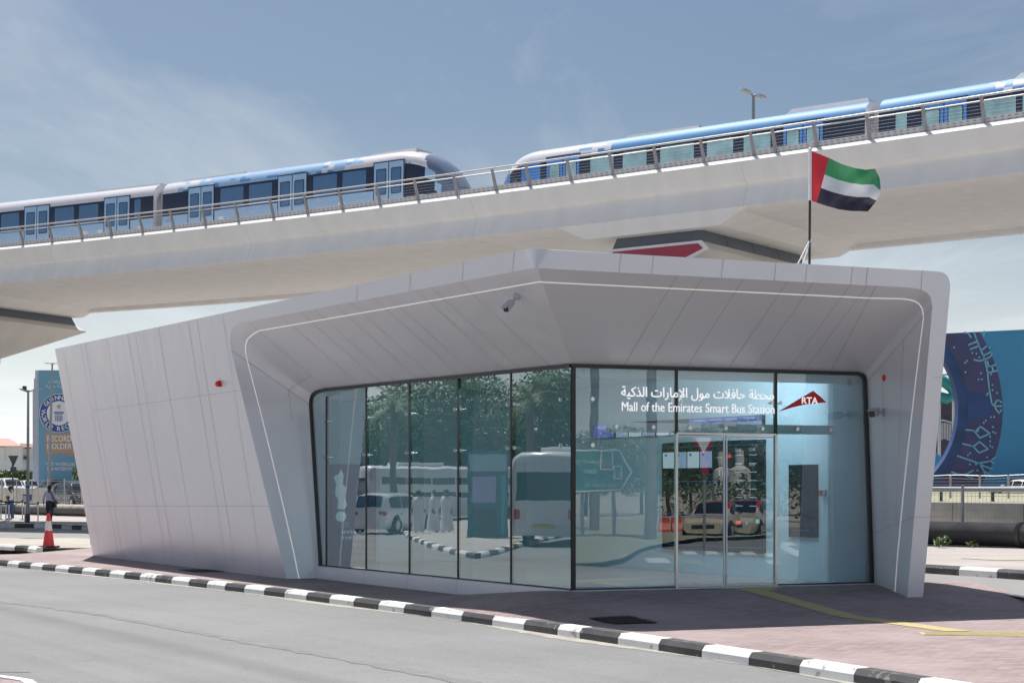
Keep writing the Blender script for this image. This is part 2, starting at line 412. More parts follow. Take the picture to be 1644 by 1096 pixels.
road = poly_sheet('road', [(p.x, p.y) for p in KERB]+[(10.6, 16), (10.2, 20), (9.5, 24), (40, 24), (60, -60), (-90, -60), (-90, 80)], ASPH, lambda x, y: -.39)
QD = V((-.614, .789, 0)); QN = V((.789, .614, 0))
nb = onz(1490, 937, -.27); nb = V((7.55, 29.4, 0))
bk = [V((8.1, 24.0, 0)), V((8.0, 25.6, 0)), nb, nb+QD*37.5, V((-20, 59.6, 0)), V((-60, 66, 0)), V((-70, 88, 0)), V((-60, 92, 0)), V((-22.2, 77.2, 0)), V((9.4, 36.6, 0)), V((10.75, 34, 0)), V((13.5, 28, 0)), V((20, 22, 0))]
road2 = poly_sheet('road', bk, ASPH2, lambda x, y: -.34+.0)
pav2 = poly_sheet('pavement', [(9.4, 36.6), (10.75, 34), (13.5, 28), (20, 22), (60, 10), (80, 40), (30, 45), (-28, 119), (-90, 150), (-70, 92.5), (-60, 92.5), (-22.2, 77.2)], PAV2, lambda x, y: -.15)

def kerb(pts, bounds, z_top, z_road, first_black, wid=.16, right=True, stone=.62):
    """kerb of painted stones along a polyline (bounds: arc positions of the joints)"""
    mb = MB(); cum = [0]
    for a, b in zip(pts, pts[1:]): cum.append(cum[-1]+(b-a).to_2d().length)
    def pos(s):
        for i in range(len(pts)-1):
            if s <= cum[i+1] or i == len(pts)-2:
                t = (s-cum[i])/max(1e-6, cum[i+1]-cum[i]); d = (pts[i+1]-pts[i]); d.z = 0; d.normalize()
                return lerp(pts[i], pts[i+1], t), d
    def ring(s, g=0):
        p, d = pos(s); n = V((-d.y, d.x, 0)) if right else V((d.y, -d.x, 0))
        zt = z_top(p) if callable(z_top) else z_top
        q = V((p.x, p.y, 0))
        return [q-n*.045+V((0, 0, z_road-.05)), q-n*.04+V((0, 0, zt-.055)), q+n*.005+V((0, 0, zt+.006)), q+n*wid+V((0, 0, zt+.008)), q+n*wid+V((0, 0, z_road-.05))]
    for k, (a, b) in enumerate(zip(bounds, bounds[1:])):
        m = (k+(0 if first_black else 1)) % 2
        sub = max(1, int((b-a)/.35)); ss = [lerp(a+.006, b-.006, i/sub) for i in range(sub+1)]
        mb.loft([ring(s) for s in ss], 0 if m == 0 else 1)
    o = mb.build('kerb', [BLACKP, WHITEP], None, 20); o['kind'] = 'structure'; return o
# joints from the photograph (x pixel of every colour change), continued at stone length beyond the frame
JX = [14, 32, 51, 70, 91, 112, 134, 155, 178, 202, 227, 252, 278, 306, 335, 364, 395, 427, 460, 495, 532, 571, 611, 652, 696, 745, 794, 845, 899, 935, 996, 1062, 1131, 1207, 1288, 1376, 1477]
cum = [0]
for a, b in zip(KERB, KERB[1:]): cum.append(cum[-1]+(b-a).length)
def s_at_px(px):
    for i in range(len(KERB)-1):
        a, b = KERB[i], KERB[i+1]
        if a.y <= 1 or b.y <= 1: continue
        pa = CX+F*a.x/a.y; pb = CX+F*b.x/b.y
        if pa <= px <= pb:
            d = V((( px-CX)/F, 1)); # intersect ray with segment
            e = b-a; t = (d.x*a.y-a.x)/(e.x-d.x*e.y); return cum[i]+t*(cum[i+1]-cum[i])
js = [s_at_px(x) for x in JX]
print('stone lengths', ['%.2f' % (b-a) for a, b in zip(js, js[1:])])
st = .9
pre = []; s = js[0]-st
while s > 0: pre.append(s); s -= st
post = []; s = js[-1]+.75
while s < cum[-1]: post.append(s); s += .75
allj = list(reversed(pre))+js+post
kerb(KERB, allj, -.25, -.39, (len(pre) % 2 == 1), .17)
def reg(pts, st): 
    Ls = sum((b-a).length for a, b in zip(pts, pts[1:])); n = int(Ls/st); return [Ls*i/n for i in range(n+1)]
def plain(p): return p
kf = [V((-58, 92.3, 0)), V((-22.2, 77.2, 0)), V((-21.0, 75.9, 0)), V((9.4, 36.6, 0)), V((10.75, 34, 0)), V((13.5, 28, 0)), V((20, 22, 0))]
kerb(kf, reg(kf, 1.15), -.15, -.34, True, .17, True)
kl = [onz(-60, 876, -.15), onz(0, 876.5, -.15), onz(40, 878.5, -.15), onz(60, 881.5, -.15)]
kerb(kl, reg(kl, 1.0), -.1, -.2, True, .15, True)
# corner of the traffic island in the near left corner
ki = [onz(-160, 1076, -.25), onz(-60, 1079, -.25), onz(0, 1084, -.25), onz(45, 1089.5, -.25), onz(62, 1094, -.25), onz(58, 1112, -.25), onz(20, 1150, -.25)]
isl = poly_sheet('pavement', [(p.x, p.y) for p in ki]+[(-8, 8), (-9, 14)], PAV, lambda x, y: -.25)
kerb(ki, reg(ki, 2.2), -.245, -.39, False, .12, False)
# sand verge left, sand patch right
sv = poly_sheet('sand_verge', [onz(-80, 876, -.15)[:2], onz(0, 875.5, -.15)[:2], onz(40, 877, -.15)[:2], onz(66, 880, -.15)[:2], onz(145, 876.5, -.15)[:2], onz(145, 864.5, -.15)[:2], onz(-80, 864.5, -.15)[:2]], SAND, lambda x, y: -.13+.02*math.sin(x*3)*math.cos(y*2), .5)
sp_ = poly_sheet('sand_verge', [onz(1540, 896, -.15)[:2], onz(1580, 893.5, -.15)[:2], onz(1660, 892, -.15)[:2], onz(1700, 899, -.15)[:2], onz(1600, 899.5, -.15)[:2]], SAND, lambda x, y: -.14, .4)
WEDGE = mat('white_line', (.72, .72, .70), .8, var=.15)
le = [nb+V((.0, 0, 0)), V((8.0, 25.6, 0)), V((8.1, 24, 0))]
mb = MB()
for a, b in zip([nb+QD*30]+le, le):
    n = V((-(b-a).y, (b-a).x, 0)).normalized()
    mb.face([(a-n*.02)+V((0, 0, -.12)), (b-n*.02)+V((0, 0, -.12)), (b+n*.14)+V((0, 0, -.12)), (a+n*.14)+V((0, 0, -.12))])
    mb.face([(a+n*.14)+V((0, 0, -.12)), (b+n*.14)+V((0, 0, -.12)), (b+n*.14)+V((0, 0, -.4)), (a+n*.14)+V((0, 0, -.4))])
o = mb.build('kerb', WEDGE); o['kind'] = 'structure'

# tar joint and dust on the asphalt
TAR = mat('tar_joint', (.182, .183, .184), .85, var=.15, scale=4); DUST = mat('kerb_dust', (.36, .34, .30), .95, var=.2, scale=3)
rnd = random.Random(14)
def road_line(px, wd, z, m, name, jag=0.0):
    mb = MB(); P = []
    for (xa, ya), (xb, yb) in zip(px, px[1:]):
        for k in range(10): P.append(onz(lerp(xa, xb, k/10), lerp(ya, yb, k/10), -.39))
    rows = []
    for a, b in zip(P, P[1:]):
        n = V((-(b-a).y, (b-a).x, 0)).normalized(); f = wd*(1+jag*rnd.uniform(-1, 1)); o = rnd.uniform(-.2, .2)*wd*jag
        rows.append([V((a.x, a.y, z))-n*(f*.5-o), V((a.x, a.y, z))+n*(f*.5+o)])
    mb.grid(rows); o = mb.build(name, m, recalc=False); o['kind'] = 'structure'
road_line([(-60, 960), (60, 972), (160, 986), (260, 1004), (420, 1034), (600, 1066), (800, 1105)], .20, -.386, TAR, 'road', .5)
road_line([(0, 1078), (60, 1078.5)], .06, -.386, TAR, 'road', .5)
mb = MB(); rows = []
for i in range(len(KERB)-1):
    a, b = KERB[i], KERB[i+1]; L_ = (b-a).length; n_ = max(1, int(L_/.18)); nn = V(((b-a).y, -(b-a).x, 0)).normalized()
    for k in range(n_):
        p = lerp(a, b, k/n_); e_ = .10+.07*math.sin(p.x*1.7)+.06*math.sin(p.y*.9+1)+rnd.uniform(0, .07)
        rows.append([V((p.x, p.y, -.386))+nn*.0, V((p.x, p.y, -.386))+nn*(.05+max(0, e_))])
mb.grid(rows); o = mb.build('kerb_dust', DUST, recalc=False); o['kind'] = 'structure'

# tactile strips, drain grates
YEL = mat('tactile_yellow', (.48, .40, .19), .8, var=.12, scale=12, bump=.6, bscale=60)
def pav_strip(name, quads, m, dz, n=24):
    mb = MB()
    for (a, b, c, d) in quads:      # a-b near edge, d-c far edge, in px
        A, B, Cc, D = onp(*a), onp(*b), onp(*c), onp(*d); rows = []
        for i in range(n+1):
            t = i/n; r = []
            for j in range(5):
                q = lerp(lerp(A, B, t), lerp(D, Cc, t), j/4); r.append(V((q.x, q.y, H(q.x, q.y)+dz)))
            rows.append(r)
        mb.grid(rows)
    return mb.build(name, m)
t1 = pav_strip('tactile_strip', [((1178, 944.5), (1516, 1013), (1562, 1013), (1232, 945))], YEL, .006)
tag(t1, 'yellow tactile paving strip running diagonally from the glass doors to the pavement', 'tactile paving')
t2 = pav_strip('tactile_strip', [((1480, 1019), (1720, 1021), (1700, 1013.5), (1474, 1014.5))], YEL, .005)
tag(t2, 'yellow dotted tactile strip lying level across the pink pavement at far right', 'tactile paving')
t3 = pav_strip('tactile_strip', [((1120, 946), (1238, 944.5), (1272, 941.5), (1150, 942.5))], YEL, .004)
tag(t3, 'short yellow tactile strip in shade along the door threshold', 'tactile paving')
mb = MB()
for t in range(46):
    q = onp(1488+t*5.2, 1017.2); mb.lathe([(.02, .0), (.018, .006), (.001, .008)], q+V((0, 0, .005)), 6)
for r_ in (0, 1):
    for t in range(46):
        q = onp(1486+t*5.2, 1015.4+r_*3.4); mb.lathe([(.02, .0), (.018, .006), (.001, .008)], q+V((0, 0, .005)), 6)
o = mb.build('raised_dots', YEL, t2)
GRATE = mat('cast_iron', (.035, .036, .04), .7, metal=.3, var=.4, scale=30, bump=.8, bscale=60)
def grate(px, py, lx, ly, label):
    q = onp(px, py); z = H(q.x, q.y)+.012; mb = MB()
    pt = lambda u, v: (lambda p: V((p.x, p.y, H(p.x, p.y)+.012)))(q+RD*u+LD*v)
    for i in range(12):
        u = -lx/2+lx*i/11
        mb.strip(pt(u, -ly/2), pt(u, ly/2), lx/19, (0, 0, 1), .004)
    for v in (-ly/2, -ly/6, ly/6, ly/2): mb.strip(pt(-lx/2, v), pt(lx/2, v), .05, (0, 0, 1), .009)
    mb.grid([[pt(-lx/2+lx*i/4, -ly/2+ly*j/4)-V((0, 0, .004)) for j in range(5)] for i in range(5)], 1)
    o = mb.build('drain_grate', [GRATE, mat('drain_pit', (.045, .042, .045), .95)], None)
    tag(o, label, 'drain grate')
grate(1000, 976.5, .62, .62, 'dark square drain grate in the shaded pavement before the doors')
grate(322, 916, .62, 1.1, 'dark drain grate at the foot of the long metal side wall')
# ------------------------------------------------------------------ bus station building
def shell_mat(name, col, rough):
    m, nt, b = nodes(name); N, L = nt.nodes, nt.links
    g = N.new('ShaderNodeNewGeometry')
    # long vertical brushing: stretch noise along z
    mp = N.new('ShaderNodeMapping'); mp.inputs['Scale'].default_value = (2.6, 2.6, .10); L.new(g.outputs['Position'], mp.inputs[0])
    n1 = N.new('ShaderNodeTexNoise'); n1.inputs['Scale'].default_value = 1.6; n1.inputs['Detail'].default_value = 4; L.new(mp.outputs[0], n1.inputs['Vector'])
    n2 = N.new('ShaderNodeTexNoise'); n2.inputs['Scale'].default_value = .35; n2.inputs['Detail'].default_value = 5; L.new(g.outputs['Position'], n2.inputs['Vector'])
    r = N.new('ShaderNodeMapRange'); r.inputs[1].default_value = .3; r.inputs[2].default_value = .7; r.inputs[3].default_value = rough-.05; r.inputs[4].default_value = rough+.06
    L.new(n1.outputs[0], r.inputs[0]); L.new(r.outputs[0], b.inputs['Roughness'])
    mx = N.new('ShaderNodeMix'); mx.data_type = 'RGBA'; L.new(n2.outputs[0], mx.inputs[0])
    mx.inputs[6].default_value = (*[c*.94 for c in col], 1); mx.inputs[7].default_value = (*[min(1, c*1.05) for c in col], 1)
    L.new(mx.outputs[2], b.inputs['Base Color']); b.inputs['Metallic'].default_value = .30
    bp = N.new('ShaderNodeBump'); bp.inputs['Strength'].default_value = .012; bp.inputs['Distance'].default_value = .02
    ad = N.new('ShaderNodeMath'); L.new(n1.outputs[0], ad.inputs[0]); L.new(n2.outputs[0], ad.inputs[1])
    MATS[name] = m; return m
SHELL = shell_mat('aluminium_cladding', (.79, .77, .81), .34)
SEAM = mat('panel_joint', (.53, .52, .545), .7)
LED = emat('light_strip', (.95, .90, .84), .22); LED.node_tree.nodes['Principled BSDF'].inputs['Base Color'].default_value = (.85, .83, .8, 1)
a0, a1 = .70+.25*.1905, .1905
nL3 = V((NL.x, NL.y, -a1)); cL = a0+C.dot(NL)
b0, b1 = 1.67, .0444
nR3 = V((NR.x, NR.y, -b1)); cR = b0+C.dot(NR)
pL = lambda x, y: hit(x, y, nL3, cL)
pR = lambda x, y: hit(x, y, nR3, cR)
gL = lambda x, y: hit(x, y, NL, C.dot(NL))
gR = lambda x, y: hit(x, y, NR, C.dot(NR))
def seg(a, b, n): return [(a[0]+(b[0]-a[0])*i/n, a[1]+(b[1]-a[1])*i/n) for i in range(n)]
station = thing('bus_station', 'low faceted grey metal bus station with tall glass front under the viaduct', 'bus station', (C.x, C.y, 0))
def drop(p, d): # lengthen an edge down past the pavement
    return V(p)
# opening outline (outer) and glass outline (inner), matched point for point; left half
OL = seg((460, 928), (371, 562), 8)+[(371, 562), (369, 549), (369.5, 537), (374, 526), (383, 519.5)]+seg((398, 516), (852, 430.9), 12)
IL = seg((515, 927), (498, 650), 8)+[(498, 650), (498.5, 641), (500.5, 634), (505, 629), (512, 626)]+seg((524, 623.3), (915, 584.25), 12)
outL = [pL(*p) for p in OL]; innL = [gL(*p) for p in IL]
# right half from the corner
OR = seg((862, 430.4), (1456, 461.2), 12)+[(1456, 461.2), (1469, 462.5), (1480, 465), (1489, 470), (1494.5, 478)]+seg((1497, 492), (1458, 942), 8)+[(1458, 942)]
IR = seg((919, 584.1), (1371, 597), 12)+[(1371, 597), (1378, 597.4), (1384, 599), (1388, 602), (1390, 606.5)]+seg((1391, 614), (1403, 937), 8)+[(1403, 937)]
outR = [pR(*p) for p in OR]; innR = [gR(*p) for p in IR]
def bez(a, k, b, n): return [a*(1-t)**2+k*2*t*(1-t)+b*t*t for t in [i/n for i in range(1, n)]]
def corner(a, b, za, zb, inside=0.0):
    # meeting point of the two leaning planes at the mean height
    z = (za+zb)/2
    M = Matrix(((NL.x, NL.y), (NR.x, NR.y))); rhs = V((cL+a1*z, cR+b1*z)); q = M.inverted() @ rhs; return V((q.x, q.y, z))
kb_ = corner(None, None, outL[-1].z, outR[0].z)
edgeL = pL(838, 433.2)
cornO = [pL(852, 430.9)]+bez(pL(852, 430.9), kb_, outR[0], 6)
cornI = [gL(915, 584.25)]+[lerp(gL(915, 584.25), C+V((0, 0, gL(917, 584).z)), t) for t in (.4, .8)]+[C+V((0, 0, gL(917, 584).z))]+[lerp(C+V((0, 0, gL(917, 584).z)), innR[0], t) for t in (.2, .6)]
OUT = outL+cornO+outR; INN = innL+cornI+innR
nLeft = len(outL); nCor = len(cornO)
OUT[0] = OUT[0]+(OUT[0]-OUT[1]).normalized()*.25; INN[0] = INN[0]+V((0, 0, -.25))
OUT[-1] = OUT[-1]+(OUT[-1]-OUT[-2]).normalized()*.3; INN[-1] = INN[-1]+V((0, 0, -.3))
# top silhouette
TL0 = pL(88, 560); TLc = pL(838, 400.4); TRc = pR(886, 401.2)
kt = corner(None, None, TLc.z, TRc.z)
topCor = [TLc]+bez(TLc, kt, TRc, 6)
# fascia top points paired with the fascia bottom samples
def topL(px): return pL(px, 560-(px-88)*(560-400.4)/(838-88))
def topRp(px): return pR(px, 401.2+(px-886)*(435-401.2)/(1497-886))
iA = 13                                            # first sample of the horizontal run, left
fasL_b = outL[iA:]+cornO; fasL_t = [topL(p[0]) for p in OL[iA:]]+topCor
SR = [(1501, 435.3), (1509, 436.2), (1517, 439), (1522.5, 445), (1525, 453)]
nH = 12
sil = [topRp(OR[i][0]+24+(i/nH)*17) for i in range(nH+1)]+[pR(*p) for p in SR[1:]]+[pR(*p) for p in seg((1525.5, 462), (1483, 945), 8)]+[pR(1483, 945)]
sil[-1] = sil[-1]+(sil[-1]-sil[-2]).normalized()*.3
# ---- left wall
mb = MB()
base0 = pL(150, 895); base0x = base0+(base0-TL0).normalized()*.2
tA = topL(398)
wb = OUT[0]
ncol = 10
lo = [lerp(base0x, wb, i/ncol) for i in range(ncol+1)]; hi = [lerp(TL0, tA, i/ncol) for i in range(ncol+1)]
edge = outL[1:iA+1]                                # opening edge from the base up to the run
rows = []
me_pts = [base0x, TL0]+[tA]+[outL[i] for i in range(iA, -1, -1)][:-1]+[wb]
mb.face(me_pts)
nl3 = nL3.normalized()
# panel joints of the side wall
for k, s in enumerate((.055, .17, .20, .33, .45, .49, .61, .75, .79, .9)):
    a = lerp(base0x, wb, s); b = lerp(TL0, tA, s*1.0); mb.strip(a, lerp(a, b, .995), .010, nl3, .003, 1)
ya, yb = pL(142, 838), pL(441, 850)
mb.strip(pL(150, 659), pL(388, 626), .009, nl3, .003, 1); mb.strip(pL(139, 812), pL(432, 812), .009, nl3, .003, 1)
wall = mb.build('side_wall', [SHELL, SEAM], station)
# ---- fascia
mb = MB(); mb.grid([fasL_b, fasL_t]); 
n0 = len(fasL_b)
fr_b = [cornO[-1]]+outR[:-1]+[OUT[-1]]; fr_t = [topCor[-1]]+sil
mb.grid([fr_b, fr_t])
for px in (575, 660, 745, 826): mb.strip(pL(px, 560-(px-88)*.2128+0), pL(px-3, 516-(px-398)*.1884), .010, nl3, .003, 1)
nr3 = nR3.normalized()
for px in (997, 1049, 1161, 1246, 1296, 1369, 1393, 1481):
    t = (px-886)/611; mb.strip(topRp(px), pR(px-3, 431.6+(px-884)*.0517+(6 if px == 1481 else 0)), .010, nr3, .003, 1)
mb.strip(pR(1499, 605), pR(1516, 605), .009, nr3, .003, 1); mb.strip(pR(1468, 829), pR(1494, 830), .009, nr3, .003, 1)
fascia = mb.build('fascia', [SHELL, SEAM], station, 25)
# ---- soffit and reveals (loft from opening edge to glass line, softly dished at the round corners)
def loftpt(i, f): return lerp(OUT[i], INN[i], f)
mb = MB()
mb.grid([[loftpt(i, f) for i in range(len(OUT))] for f in (0, .15, .35, .6, .8, 1)])
def nrm(i):
    j = min(i+1, len(OUT)-1); k = max(i-1, 0)
    n = (OUT[j]-OUT[k]).cross(INN[i]-OUT[i]).normalized()
    return n if n.dot(CAM-OUT[i]) > 0 else -n
def glass_top(s, right):    # point of the glass head at distance s from the corner, and its fascia partner
    if right:
        g = C+RD*s; z = gR(917+0, 584).z; i0, i1 = nLeft+nCor, nLeft+nCor+12
    else:
        g = C+LD*s; i0, i1 = nLeft, 13
    # find along INN/OUT runs the points with equal distance along the face
    D = RD if right else LD
    rng = range(i0, i1) if right else range(i0, i1, -1)
    def pick(A):
        pr = None
        for i in rng:
            u = (A[i]-C).dot(D)
            if pr is not None and pr[0] <= s <= u:
                return lerp(A[pr[1]], A[i], (s-pr[0])/(u-pr[0]+1e-9))
            pr = (u, i)
        return None
    return pick(INN), pick(OUT)
for right, ss in ((True, (.9, 1.32, 2.0, 2.75, 3.2, 3.85, 4.15, 4.95)), (False, (.6, 1.5, 2.0, 3.0, 3.5, 4.4, 5.0, 5.9, 6.5, 7.4, 8.0))):
    for s in ss:
        a, b = glass_top(s, right)
        if b is not None and a is None: continue
        if a is None or b is None: continue
        n = (b-a).cross(RD if right else LD).normalized(); n = n if n.dot(CAM-a) > 0 else -n
        mb.strip(a, b, .011, n, .004, 1)
for i in (iA, len(OUT)-1-9-5):    # joints at the ends of the round corners
    mb.strip(OUT[i], INN[i], .012, nrm(i), .006, 1)
for i, j, fa, fb in ((8, 8, 0, 1),): mb.strip(OUT[i], INN[j], .012, nrm(i), .006, 1)
# joints on the reveals
mb.strip(lerp(OUT[8], INN[8], .72), lerp(OUT[0], INN[0], .80), .010, nrm(3), .004, 1)
mb.strip(lerp(OUT[8], INN[8], .72), lerp(OUT[iA], INN[iA], .80), .010, nrm(10), .012, 1)
e = len(OUT)-1
mb.strip(lerp(OUT[e-8], INN[e-8], .75), lerp(OUT[e-2], INN[e-2], .66), .008, nrm(e-4), .004, 1)
mb.strip(lerp(OUT[e-8], INN[e-8], .42), lerp(OUT[e-2], INN[e-2], .42), .008, nrm(e-4), .004, 1)
mb.strip(OUT[e-8], INN[e-8], .010, nrm(e-6), .004, 1); mb.strip(OUT[e-2], INN[e-2], .008, nrm(e-2), .004, 1)
soffit = mb.build('soffit', [SHELL, SEAM], station, 25)
# ---- light line
mb = MB(); rowA = []; rowB = []
def led_f(i):
    if i <= 8: return lerp(.36, .20, i/8)
    if i < iA: return lerp(.20, .15, (i-8)/(iA-8))
    if i < nLeft+nCor+12: return .13
    if i < len(OUT)-9: return .12
    return lerp(.12, .36, (i-(len(OUT)-9))/8)
for i in range(len(OUT)):
    Ln = (INN[i]-OUT[i]).length; f = led_f(i); n = nrm(i)
    rowA.append(loftpt(i, f)+n*.006); rowB.append(loftpt(i, f+.019/Ln)+n*.006)
mb.grid([rowA, rowB]); mb.build('light_strip', LED, station)
# ---- plinth under the left glazing, threshold under the right
PL = shell_mat('plinth_cladding', (.77, .76, .80), .33)
Lend = gL(498, 640); sL = (gL(515, 905)-C).dot(LD)
mb = MB()
mb.obox(C+NL*.02+V((0, 0, -.5)), LD*(sL+.05), NL*.10, V((0, 0, .505)))
for s in (1.6, 3.4, 5.2, 7.0): mb.strip(C+LD*s+NL*.12+V((0, 0, -.3)), C+LD*s+NL*.12+V((0, 0, .004)), .01, NL, .003, 1)
mb.obox(C+NR*.0+V((0, 0, -.4)), RD*6.0, NR*.12, V((0, 0, .400)))
mb.build('plinth', [PL, SEAM], station)
# ---- roof and back walls
bk1 = V((TL0.x, TL0.y, TL0.z))+RD*7.2; rr = sil[12+4]; bk2 = V((rr.x, rr.y, TL0.z))+LD*20.5
mb = MB()
rim = [TL0]+[topL(p[0]) for p in OL[iA:]]+topCor+sil[:15]
rim2 = [p+V((0, 0, 0)) for p in rim]
mb.face(rim2+[sil[14]+V((.42, 2.2, 0)), bk2, bk1])
roof = mb.build('roof', SHELL, station)
mb = MB(); zf = -.35
mb.face([TL0, base0x, V((base0x.x, base0x.y, 0))+RD*6+V((0, 0, zf)), bk1])
mb.face([bk1, V((base0x.x, base0x.y, 0))+RD*6+V((0, 0, zf)), V((bk2.x, bk2.y, zf))-RD*.6, bk2])
mb.grid([sil[14:], [p+V((.42, 2.2, 0)) for p in sil[14:]], [lerp(bk2, V((bk2.x, bk2.y, zf))-RD*.6, i/(len(sil)-15)) for i in range(len(sil)-14)]])
mb.build('rear_wall', SHELL, station)

# ------------------------------------------------------------------ glazing
GLASS = glass_mat('curtain_glass', (.58, .80, .82), .22, 2.4, .0006); GLASSR = glass_mat('door_side_glass', (.64, .83, .90), .17, 2.6, .0005)
FIT = mat('fitting_steel', (.7, .7, .7), .2, metal=1.0)
frame = MB(); zt = C.z+gL(917, 584).z
# frame: dark edge following the inner outline
for k in range(len(INN)-1):
    a, b = INN[k], INN[k+1]
    if k == nLeft+3 and False: continue
    n = NL if k < nLeft+2 else NR
    ctr = V((-1, 30, 1.6)) if k < nLeft+2 else V((3.6, 26.4, 1.6))
    d = (b-a)
    if d.length < 1e-4: continue
    inw = n.cross(d).normalized(); 
    if inw.dot(ctr-a) < 0: inw = -inw
    wd = .055
    frame.obox(a-n*.06, d, inw*wd, n*.09)
joints_px = [820.5, 735.5, 657.5, 588, 524]
def topz(s, right):
    a, _ = glass_top(s, right); return a.z if a is not None else zt-.08
def sL_px(px): return (gL(px, 700)-C).dot(LD)
def sR_px(px): return (gR(px, 700)-C).dot(RD)
SLJ = [0]+[sL_px(p) for p in joints_px]+[sL]
SRJ = [0, sR_px(1086), sR_px(1245.5), (innR[-1]-C).dot(RD)]
print('glass joints', [round(x, 2) for x in SLJ], [round(x, 2) for x in SRJ])
for s in SLJ[1:-1]:
    z = topz(s, False); frame.obox(C+LD*(s-.018)-NL*.05, LD*.036, NL*.062, V((0, 0, z)))
frame.obox(C-RD*.0-NL*.10-NR*.10, LD*.05+RD*.05, NL*.105+NR*.105, V((0, 0, zt)))
frame.obox(C+RD*.0-NR*.03, RD*.075, NR*.04, V((0, 0, zt)))
zh = gR(1165, 697).z
for s in SRJ[1:-1]: frame.obox(C+RD*(s-.022)-NR*.05+V((0, 0, zh)), RD*.044, NR*.062, V((0, 0, topz(s, True)-zh)))
frame.obox(C+V((0, 0, .004))-NL*.02, LD*sL, NL*.035, V((0, 0, .022)))
frame.obox(C+V((0, 0, .004))-NR*.02, RD*SRJ[1], NR*.035, V((0, 0, .018)))
frame.obox(C+V((0, 0, .004))-NR*.02+RD*SRJ[2], RD*(SRJ[3]-SRJ[2]), NR*.035, V((0, 0, .018)))
cw = frame.build('window_frame', BLACKF, station)
def inner_edge(s, right):
    # height of the opening at s near the rounded ends
    D = RD if right else LD; pts = innR if right else innL
    zs = [(((p-C).dot(D)), p.z) for p in pts]
    return zs
def pane(poly2, right, name='glass_pane', parent=None):
    D = RD if right else LD; n = NR if right else NL
    mb = MB(); pp = [C+D*s+V((0, 0, z)) for s, z in poly2]; mb.face(pp if right else pp[::-1]); return mb.build(name, GLASSR if right else GLASS, parent or cw, recalc=False)
g = .012
for i in range(len(SLJ)-1):
    a, b = SLJ[i]+g, SLJ[i+1]-g
    if i < 4: pane([(a, .02), (b, .02), (b, topz(b, False)-.02), (a, topz(max(a, .06), False)-.02)], False)
# last two panes follow the slanted end
end = [(((p-C).dot(LD)), p.z) for p in innL]
sq = [e for e in end[:14]]
pane([(SLJ[4]+g, .02), (SLJ[5]-g, .02), (SLJ[5]-g, topz(SLJ[5], False)-.02), (SLJ[4]+g, topz(SLJ[4], False)-.02)], False)
pane([(SLJ[5]+g, .02)]+[(s-.01, max(.02, z)) for s, z in end[:14] if s > SLJ[5]]+[(SLJ[5]+g, end[13][1])], False)
pane([(.05, .02), (SRJ[1]-g, .02), (SRJ[1]-g, topz(SRJ[1], True)-.02), (.05, zt-.02)], True)
pane([(SRJ[1]+g, zh), (SRJ[2]-g, zh), (SRJ[2]-g, topz(SRJ[2], True)-.02), (SRJ[1]+g, topz(SRJ[1], True)-.02)], True)
endR = [(((p-C).dot(RD)), p.z) for p in innR]
pane([(SRJ[2]+g, .02)]+[(s, max(.02, z)) for s, z in reversed(endR[12:])]+[(SRJ[2]+g, topz(SRJ[2], True)-.02)], True)
# bolts on glass
def fitting(p, n, D):
    mb = MB(); ax = n
    u = D; v = V((0, 0, 1))
    def disc(o, r0, h):
        r1 = [o+(u*math.cos(k*math.pi/6)+v*math.sin(k*math.pi/6))*r0 for k in range(12)]
        mb.loft([r1, [q+ax*h for q in r1]])
    disc(p, .034, .016); disc(p+ax*.016, .024, .008); disc(p-ax*.10, .016, .10); 
    return mb
fits = []
for s in SLJ[1:-1]:
    for z in (2.26, 2.98):
        for d in (-.115, .115):
            fits.append((C+LD*(s+d)+V((0, 0, z-s*.005)), NL, LD))
for z in (2.26, 2.98): fits.append((C+LD*.30+V((0, 0, z)), NL, LD)); fits.append((C+RD*.36+V((0, 0, z)), NR, RD))
for s in SRJ[1:-1]:
    for d in (-.085, .085): fits.append((C+RD*(s+d)+V((0, 0, 2.98)), NR, RD))
for p, n, D in fits:
    mb = fitting(p, n, D)
    # spider arms behind the glass
    if n == NL: mb.tube([p-n*.10, p-n*.16+D*.03], .012, 6); 
    mb.build('glass_fitting', FIT, cw, 30)
# structural glass fins behind the joints
FIN = clear_mat('fin_glass', (.84, .93, .92))
for s in SLJ[1:-1]:
    mb = MB(); mb.obox(C+LD*(s-.008)-NL*.07+V((0, 0, .02)), LD*.016, -NL*.22, V((0, 0, topz(s, False)-.08))); mb.build('glass_fin', FIN, cw)
